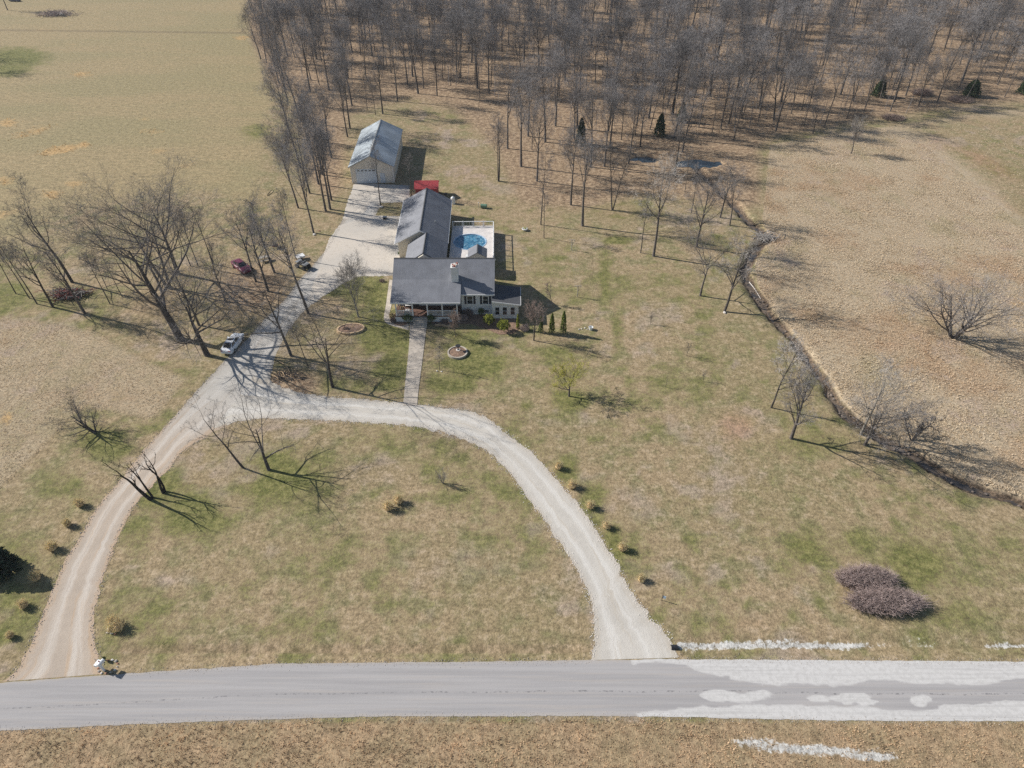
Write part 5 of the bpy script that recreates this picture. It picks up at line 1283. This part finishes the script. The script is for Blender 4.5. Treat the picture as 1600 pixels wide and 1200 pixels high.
# ------------------------------------------------------------------ vehicles
def loft(sections):
    """sections: list of rings (same count) -> MB with caps"""
    mb = MB(); n = len(sections[0]); vs = [p for s in sections for p in s]
    fs = [(i*n+j, i*n+(j+1) % n, (i+1)*n+(j+1) % n, (i+1)*n+j) for i in range(len(sections)-1) for j in range(n)]
    fs += [tuple(reversed(range(n))), tuple(range((len(sections)-1)*n, len(sections)*n))]
    return mb.add(vs, fs)
def car(name, loc, rz, paint, label, cat='car', sunroof=False):
    t = empty(name, loc, label, cat, None, rz)
    def ring(x, w, zb, zs, zt):  # half width, bottom, shoulder, top
        return [(x,-w*.9,zb),(x,-w,zb+.2),(x,-w,zs),(x,-w*.86,zt),(x,w*.86,zt),(x,w,zs),(x,w,zb+.2),(x,w*.9,zb)]
    st = [(-2.36,.62,.38,.62,.70),(-2.28,.78,.26,.74,.88),(-1.9,.88,.2,.82,.96),(-1.2,.91,.18,.84,.97),(0,.92,.18,.84,.95),(.9,.91,.18,.82,.93),(1.5,.89,.18,.76,.87),(2.05,.84,.2,.68,.78),(2.30,.72,.28,.58,.66),(2.38,.58,.36,.52,.58)]
    loft([ring(*s) for s in st]).build('body', paint, t, smooth=False)
    # cabin
    base = [(-1.75,.70,.93),(-1.0,.80,.95),(.3,.80,.94),(1.02,.70,.91)]; 
    B0 = [(-1.80,-.68,.93),(1.05,-.70,.90),(1.05,.70,.90),(-1.80,.68,.93)]
    T0 = [(-1.02,-.55,1.39),(.22,-.56,1.40),(.22,.56,1.40),(-1.02,.55,1.39)]
    cb = MB(); cb.add(B0 + T0, [(4,5,6,7),(0,1,5,4),(1,2,6,5),(2,3,7,6),(3,0,4,7)]); cb.build('cabin', paint, t)
    def pane(a, b, c, d, inset, nm, up):
        pts = [Vector(p) for p in (a, b, c, d)]; ctr = sum(pts, Vector()) / 4
        nrm = (pts[1]-pts[0]).cross(pts[3]-pts[0]).normalized()
        if nrm.dot(Vector(up)) < 0: nrm = -nrm
        q = [ctr + (p-ctr)*inset for p in pts]
        mb = MB(); mb.add([p + nrm*.012 for p in q] + [p - nrm*.01 for p in q], [(0,1,2,3),(7,6,5,4),(0,4,5,1),(1,5,6,2),(2,6,7,3),(3,7,4,0)]); mb.build(nm, M['glass'], t)
    pane(B0[3], B0[0], T0[0], T0[3], .86, 'rear_window', (-1,0,1)); pane(B0[1], B0[2], T0[2], T0[1], .88, 'windshield', (1,0,1))
    for s, (i, j) in ((-1,(0,1)),(1,(3,2))):
        mB = Vector(B0[i]).lerp(Vector(B0[j]), .5); mT = Vector(T0[i]).lerp(Vector(T0[j]), .45)
        pane(B0[i], mB, mT, T0[i], .80, 'side_window', (0,s,.2)); pane(mB, B0[j], T0[j], mT, .80, 'side_window', (0,s,.2))
    if sunroof: MB().box(-.45,.0,-.38,.38,1.40,1.412).build('sunroof', M['glass'], t)
    for x in (-1.42, 1.42):
        for s in (-1, 1):
            wv = MB(); wv.cyl((x,s*.70,.32),(x,s*.93,.32),.32,n=16); w_o = wv.build('wheel', M['tyre'], t)
            MB().cyl((x,s*.925,.32),(x,s*.945,.32),.2,n=12).build('rim', M['rim'], w_o)
    for s in (-1, 1):
        MB().cbox((2.20,s*.56,.62),(.22,.3,.12)).build('headlight', M['lamp_clear'], t)
        MB().cbox((-2.27,s*.55,.76),(.14,.36,.13)).build('taillight', M['lamp_red'], t)
        MB().cbox((.72,s*.93,.98),(.14,.18,.12)).build('mirror', paint, t)
    MB().cbox((-2.345,0,.66),(.05,.36,.12)).build('licence_plate', M['white_plastic'], t)
    return t
a, b = P(357,552), P(373,529.5)
car('parked_car', (a+b)/2, math.atan2(b.y-a.y, b.x-a.x), M['car_white'], 'white two door car with dark sunroof parked at the left edge of the drive', sunroof=True)
a, b = P(364,409), P(393,432)
car('parked_car', (a+b)/2, math.atan2(b.y-a.y, b.x-a.x), M['car_maroon'], 'maroon car parked on the leaf strewn grass under the trees')
car('parked_car', P(24,2), R(-8), M['car_blue'], 'dark blue car cut off at the top left corner of the hay field')

# ATV with white cart
A = empty('quad_bike', P(474,418), 'black quad bike parked beside the drive under the trees', 'quad bike', rz=R(-35), scale=1.25)
MB().box(-.8,.8,-.28,.28,.45,.72).build('chassis', M['black'], A); MB().box(-.45,.35,-.2,.2,.722,.92).build('seat', M['black'], A)
MB().box(.35,.95,-.45,.45,.74,.82).build('front_rack', M['steel'], A); MB().box(-1.0,-.5,-.45,.45,.74,.82).build('rear_rack', M['steel'], A)
MB().cyl((.38,-.4,1.1),(.38,.4,1.1),.03).build('handlebar', M['steel'], A)
for x in (-.65,.65):
    for s in (-1,1): MB().cyl((x,s*.32,.3),(x,s*.6,.3),.3,n=14).build('wheel', M['tyre'], A)
A = empty('cart', P(470,405), 'white covered cart behind the black quad bike', 'cart', rz=R(35), scale=.8)
MB().add([(-.8,-.6,.45),(.8,-.6,.45),(.8,.6,.45),(-.8,.6,.45),(-.9,-.7,.9),(.9,-.7,.95),(.9,.7,.95),(-.9,.7,.9)],[(0,3,2,1),(4,5,6,7),(0,1,5,4),(1,2,6,5),(2,3,7,6),(3,0,4,7)]).build('tub', M['white_plastic'], A)
for s in (-1,1): MB().cyl((0,s*.55,.28),(0,s*.7,.28),.28,n=14).build('wheel', M['tyre'], A)
MB().cbox((1.2,0,.4),(.9,.06,.06)).build('drawbar', M['steel'], A)
A = empty('picnic_table', P(414,407), 'weathered grey picnic table under the trees by the maroon car', 'table', rz=R(28))
for i in range(5): MB().box(-.9,.9,-.4+i*.165,-.25+i*.165,.72,.76).build('plank', M['wood_grey'], A)
for s in (-1,1): MB().box(-.9,.9,s*.75-.14,s*.75+.14,.42,.46).build('bench', M['wood_grey'], A)
for x in (-.6,.6):
    MB().box(x-.04,x+.04,-.8,.8,.36,.415).build('crossbar', M['wood_grey'], A)
    for s in (-1,1): MB().cyl((x,s*.62,0),(x,s*.2,.715),.05,n=6).build('leg', M['wood_grey'], A)
A = empty('wheelbarrow', P(431,388), 'rusty red wheelbarrow behind the picnic table', 'wheelbarrow', rz=R(10))
MB().add([(-.3,-.22,.35),(.35,-.22,.35),(.35,.22,.35),(-.3,.22,.35),(-.5,-.36,.65),(.6,-.36,.65),(.6,.36,.65),(-.5,.36,.65)],[(0,3,2,1),(0,1,5,4),(1,2,6,5),(2,3,7,6),(3,0,4,7)]).build('tray', M['rust'], A)
MB().cyl((.75,-.06,.2),(.75,.06,.2),.2,n=12).build('wheel', M['tyre'], A)
for s in (-1,1): MB().cyl((.75,s*.08,.2),(-1.0,s*.3,.5),.025).build('handle', M['wood_tan'], A); MB().cyl((-.35,s*.22,.4),(-.4,s*.24,0),.02).build('leg', M['steel'], A)

# brush piles
def brush(u, v, rx, ry_, h, n, label, mats):
    t = empty('brush_pile', P(u, v), label, 'brush pile')
    r = random.Random(int(u*7+v))
    for mt, frac in mats:
        pol = []
        for i in range(int(n*frac)):
            p = Vector((r.gauss(0, rx*.5), r.gauss(0, ry_*.5), r.uniform(.05, h)*.8)); d = Vector((r.gauss(0,1), r.gauss(0,.6), r.gauss(0,.25))).normalized()*r.uniform(.5, 1.6)
            pol.append(([tuple(p-d), tuple(p+d*.2), tuple(p+d)], [.05, .04, .015]))
        v_, f_ = tubes(pol, 5); obj('branches', np_mesh('branches', v_, f_, M[mt]), t)
brush(88,24,6.5,3.2,1.6,420,'low grey brush pile in the far hay field',[('twig_shrub',.7),('bark',.3)])
link_props(MB().rock((P(97,25).x, P(97,25).y, .7), .8, rk).build('rock', M['stone_white']), 'white rock at the right end of the far brush pile', 'rock')
brush(106,463,2.8,1.2,1.3,260,'dark red and grey brush pile between the trees of the left row',[('rust',.4),('twig_pale',.35),('bark',.25)])
brush(452,590,2.4,1.1,.25,46,'scattered fallen limbs and leaves beside the drive junction',[('wood_tan',.3),('bark',.7)])
brush(1195,372,2.2,1.2,.8,80,'tangle of whitish dead limbs lying over the creek bend',[('twig_pale',1.)])
for u0, v0, u1, v1, lab in [(437,566,455,586,'pale fallen limb arching beside the drive junction, upper of two'), (434,582,447,592,'pale fallen limb beside the drive junction, lower of two'), (1172,436,1190,462,'pale log lying along the creek bed'), (418,306,427,297,'dark short log lying in the hay field')]:
    a, b = P(u0, v0), P(u1, v1); m = (a+b)/2 + Vector((0, .5, .3))
    v_, f_ = tubes([([tuple(a+Vector((0,0,.1 if 'creek' not in lab else -.6))), tuple(m if 'creek' not in lab else m-Vector((0,0,.8))), tuple(b+Vector((0,0,.1 if 'creek' not in lab else -.6)))], [.08,.06,.03])], 6)
    o = obj('fallen_limb', np_mesh('fallen_limb', v_, f_, M['dead_bark' if 'dark' in lab else 'wood_tan' if 'upper' in lab or 'lower' in lab else 'stone_white'])); link_props(o, lab, 'log')

# ------------------------------------------------------------------ yard objects
# flower beds
def bed(u, v, rx, ry_, rz, label):
    t = empty('flower_bed', P(u, v), label, 'flower bed', None, rz)
    MB().lathe([(1,0),(1,.30),(.86,.30),(.86,.12)], n=36, sx=rx, sy=ry_).build('edging', M['wood_tan'] if rx != ry_ else M['concrete'], t)
    mb = MB(); n = 30; r = random.Random(int(u))
    vv = [(0,0,.30)] + [(.86*rx*q*math.cos(TWO_PI*i/n), .86*ry_*q*math.sin(TWO_PI*i/n), .20 + (.08 if q < .9 else 0) + r.uniform(-.02,.03)) for q in (.5,1.) for i in range(n)]
    ff = [(0, 1+i, 1+(i+1) % n) for i in range(n)] + [(1+i, 1+n+i, 1+n+(i+1) % n, 1+(i+1) % n) for i in range(n)]
    mb.add(vv, ff).build('soil', M['mulch'], t, smooth=True); return t
bed(715,552,1.45,1.45,0,'round stone edged flower bed on the front lawn right of the walk')
bt = empty('bird_bath', P(716,549) + Vector((0,0,.28)), 'dark bird bath standing in the round flower bed', 'bird bath')
MB().lathe([(.2,0),(.1,.1),(.07,.45),(.12,.62),(.36,.70),(.38,.76),(.28,.74)], n=16).build('bowl', M['black'], bt, smooth=True)
MB().lathe([(.34,-.06),(.32,.02),(.2,.04)], n=16).build('foot', M['stone_white'], bt)
bed(548,515,2.1,1.35,R(8),'oval timber edged flower bed on the lawn left of the walk')
spray_shrub(542,516,.5,.4,.6,150,'twig_red','dead dark flower stems in the oval bed','dead_flowers','plant',.012,71)
spray_shrub(551,512,.55,.45,.35,200,'straw','straw coloured dead plants in the oval bed','dead_flowers','plant',.012,72)
# front bed edging stones
spot = [(622,509),(628,511),(640,513)]
fe = empty('front_bed', P(700,506), 'mulched bed with pale curved edging in front of the porch', 'flower bed')
c0 = P(700,506)
def rel(u, v): q = P(u, v) - c0; return (q.x, q.y)
MB().prism_z([rel(*p) for p in [(670,503),(680,510),(700,511),(716,507),(735,506),(760,514),(780,523),(800,522),(812,514),(812,498),(770,496),(765,492),(720,492),(716,499),(670,498)]], -.05, .05).build('mulch_bed', M['mulch'], fe)
ed = [(680,509),(688,508.5),(697,510.5),(706,510),(714,507)]
mb = MB()
for p, q in zip(ed[:-1], ed[1:]):
    a, b = Vector(rel(*p)), Vector(rel(*q)); mb.cbox(((a.x+b.x)/2, (a.y+b.y)/2, .12), ((b-a).length*1.02, .28, .22), math.atan2(b.y-a.y, b.x-a.x))
mb.build('edging', M['wood_tan'], fe)
pb = empty('porch_bed', P(620,500), 'small mulched bed at the left end of the porch', 'flower bed'); c0 = P(620,500)
MB().prism_z([rel(*p) for p in [(611,494),(610,501),(616,507),(626,510),(634,508),(640,503),(640,497),(618,496)]], -.05, .05).build('mulch_bed', M['mulch'], pb)
# porch furniture
def bench(loc, rz, label, mat, w=1.4):
    t = empty('porch_bench', loc, label, 'bench', None, rz)
    for i in range(3): MB().box(-w/2,w/2,-.25+i*.17,-.10+i*.17,.42,.46).build('seat_slat', mat, t)
    for i in range(3): MB().box(-w/2,w/2,.27,.30,.55+i*.16,.67+i*.16).build('back_slat', mat, t)
    for x in (-w/2+.05, w/2-.05):
        MB().box(x-.04,x+.04,-.25,-.17,0,.418).build('leg', mat, t); MB().box(x-.04,x+.04,.24,.268,0,1.0).build('leg', mat, t)
bench((-16.9,87.6,1.101), R(90), 'pale wooden bench at the left end of the porch', M['terracotta'] if False else M['wood_tan'])
bench((-15.9,88.7,1.101), 0, 'pale bench against the porch wall under the left window', M['trim'], 1.2)
t = empty('porch_table', (-16.0,87.2,1.101), 'small white table between the porch benches', 'table')
MB().box(-.35,.35,-.3,.3,.45,.49).build('tabletop', M['trim'], t)
for x in (-.3,.3):
    for y in (-.25,.25): MB().box(x-.03,x+.03,y-.03,y+.03,0,.448).build('leg', M['trim'], t)
# clothesline
pa, pb_ = P(893,391), P(902,464)
for p, lab in ((pa,'grey T shaped clothesline post farther from the house front, at the top of its line'), (pb_,'grey T shaped clothesline post nearest the clipped conifers')):
    t = empty('clothesline_post', p, lab, 'post', 'clothesline posts')
    MB().cyl((0,0,-.1),(0,0,2.1),.06).build('pole', M['wood_grey'], t); MB().cbox((0,0,2.05),(1.1,.09,.09)).build('crossarm', M['wood_grey'], t); MB().cyl((0,0,.9),(.45,0,2.0),.03).build('brace', M['wood_grey'], t)
for dx in (-.45, -.15, .15, .45):
    v_, f_ = tubes([([tuple(pa+Vector((dx,0,2.1))), tuple((pa+pb_)/2+Vector((dx,0,1.95))), tuple(pb_+Vector((dx,0,2.1)))], [.008]*3)], 3)
    o = obj('clothesline_wire', np_mesh('clothesline_wire', v_, f_, M['steel'])); link_props(o, 'thin wire strung between the two clothesline posts', 'wire', 'clothesline wires')
# tank and yard bits
t = empty('water_tank', P(708,318), 'upright white tank standing at the back corner of the garage', 'tank')
MB().lathe([(.42,0),(.42,1.15),(.36,1.32),(.2,1.42)], n=20).build('body', M['white_plastic'], t, smooth=False); MB().lathe([(.14,1.421),(.14,1.5),(.1,1.52)], n=12).build('lid', M['white_plastic'], t)
t = empty('barbecue_grill', P(697,309), 'black covered grill behind the garage corner', 'grill')
MB().lathe([(.16,.55),(.3,.7),(.3,.85),(.2,1.02)], n=14).build('lid', M['black'], t)
for a in range(3): MB().cyl((.22*math.cos(a*2.1),.22*math.sin(a*2.1),0),(.14*math.cos(a*2.1),.14*math.sin(a*2.1),.6),.025).build('leg', M['black'], t)
t = empty('fuel_tank', P(756,325), 'green tank lying on the lawn behind the pool deck', 'tank', rz=R(-10))
MB().cyl((-.6,0,.42),(.6,0,.42),.4,n=16).build('body', M['green_paint'], t)
for x in (-.4,.4): MB().box(x-.06,x+.06,-.3,.3,0,.12).build('cradle', M['black'], t)
t = empty('garden_post', P(748,324), 'short post with a pale cap beside the green tank', 'post')
MB().cyl((0,0,-.1),(0,0,.95),.06).build('pole', M['wood_grey'], t); MB().lathe([(.1,.951),(.12,1.02),(.06,1.1)], n=10).build('cap', M['stone_white'], t)
t = empty('planter', P(820,360), 'round white planter with yellow plant on the back lawn', 'planter')
MB().lathe([(.28,0),(.5,.22),(.55,.42),(.46,.42),(.42,.34)], n=18).build('bowl', M['white_plastic'], t, smooth=True)
pts = nrg.normal(0, .14, (60, 3)); pts[:, 2] = np.abs(pts[:, 2]) + .42
v_, f_ = leaf_cloud(pts, .09, nrg); obj('plant', np_mesh('plant', v_, f_, M['bud']), t)
t = empty('bucket', P(923,515), 'white bucket on the lawn right of the clipped conifers', 'bucket')
MB().lathe([(.26,0),(.36,.5),(.32,.5),(.24,.08)], n=16).build('pail', M['white_plastic'], t); MB().cyl((-.36,0,.5),(.36,0,.62),.015).build('handle', M['steel'], t)
for i,(u,v) in enumerate([(909,514),(914,513),(918,515),(905,515)]):
    link_props(MB().rock((P(u,v).x,P(u,v).y,.06), .16, rk).build('rock', M['stone_white' if i % 2 else 'stone']), ['grey stone left of the white bucket, second in its row','pale stone left of the white bucket, third in its row','grey stone closest to the white bucket','pale stone at the left end of the row beside the white bucket'][i], 'rock')
t = empty('storage_box', P(601.5,342), 'black box with white lid at the edge of the parking apron', 'box')
MB().box(-.35,.35,-.3,.3,0,.45).build('body', M['black'], t); MB().box(-.38,.38,-.33,.33,.452,.5).build('lid', M['steel'], t)
link_props(MB().rock((P(596,324).x,P(596,324).y,.12), .38, rk).build('rock', M['stone_white']), 'white block at the foot of the thin tree before the barn', 'rock')
# mailbox
mb_p = P(163,1048)
t = empty('mailbox', mb_p, 'white mailbox on a wide post at the mouth of the drive', 'mailbox', rz=R(70))
MB().box(-.09,.09,-.09,.09,-.1,1.02).build('post', M['trim'], t)
MB().box(-.16,.5,-.13,.13,1.0,1.05).build('shelf', M['trim'], t)
MB().prism_x([(-.13,1.052),(.13,1.052),(.13,1.22),(.09,1.30),(0,1.33),(-.09,1.30),(-.13,1.22)], -.18, .48).build('box', M['white_plastic'], t)
MB().box(.482,.50,-.12,.12,1.06,1.25).build('door', M['blue_pale'], t); MB().box(.1,.2,.135,.15,1.2,1.42).build('flag', M['lamp_red'], t)
t = empty('newspaper_box', P(158,1044), 'pale blue newspaper box leaning beside the mailbox', 'box', rz=R(75))
MB().box(-.3,.3,-.14,.14,.72,1.0).build('box', M['white_plastic'], t); MB().box(-.05,.05,-.05,.05,-.1,.718).build('post', M['blue_pale'], t)
ring = empty('planting_ring', P(169,1042), 'ring of small stones round the foot of the mailbox', 'stone ring')
for i in range(13):
    a = TWO_PI*i/13; MB().rock((.85*math.cos(a), .65*math.sin(a), .05), rk.uniform(.10,.16), rk).build('stone', M['stone_white' if i % 3 == 0 else 'terracotta' if i % 3 == 1 else 'stone'], ring)
ball_shrub(165,1032,.16,.7,160,'dkshrub','small dark plant in the stone ring by the mailbox','plant',.06,'plant')
# marker sign and culvert
t = empty('yard_sign', P(1034,938), 'small pale sign on a thin post on the right lawn', 'sign', rz=R(-25))
MB().cyl((0,0,-.1),(0,0,.95),.03).build('post', M['dead_bark'], t); MB().box(-.03,.33,-.015,.015,.45,.85).build('plate', M['blue_pale'], t)
cp = P(1054,1012)
t = empty('culvert_pipe', cp, 'black culvert pipe end beside the right drive mouth', 'pipe')
mb = MB(); n = 18
vv = [(x, q*.24*math.cos(TWO_PI*i/n), .08+.24*q*math.sin(TWO_PI*i/n)) for x, q in ((-.35,1),(.25,1),(.25,.86),(-.35,.86)) for i in range(n)]
mb.add(vv, [(j*n+i, j*n+(i+1) % n, ((j+1) % 4)*n+(i+1) % n, ((j+1) % 4)*n+i) for j in range(4) for i in range(n)]).build('pipe', M['black'], t)
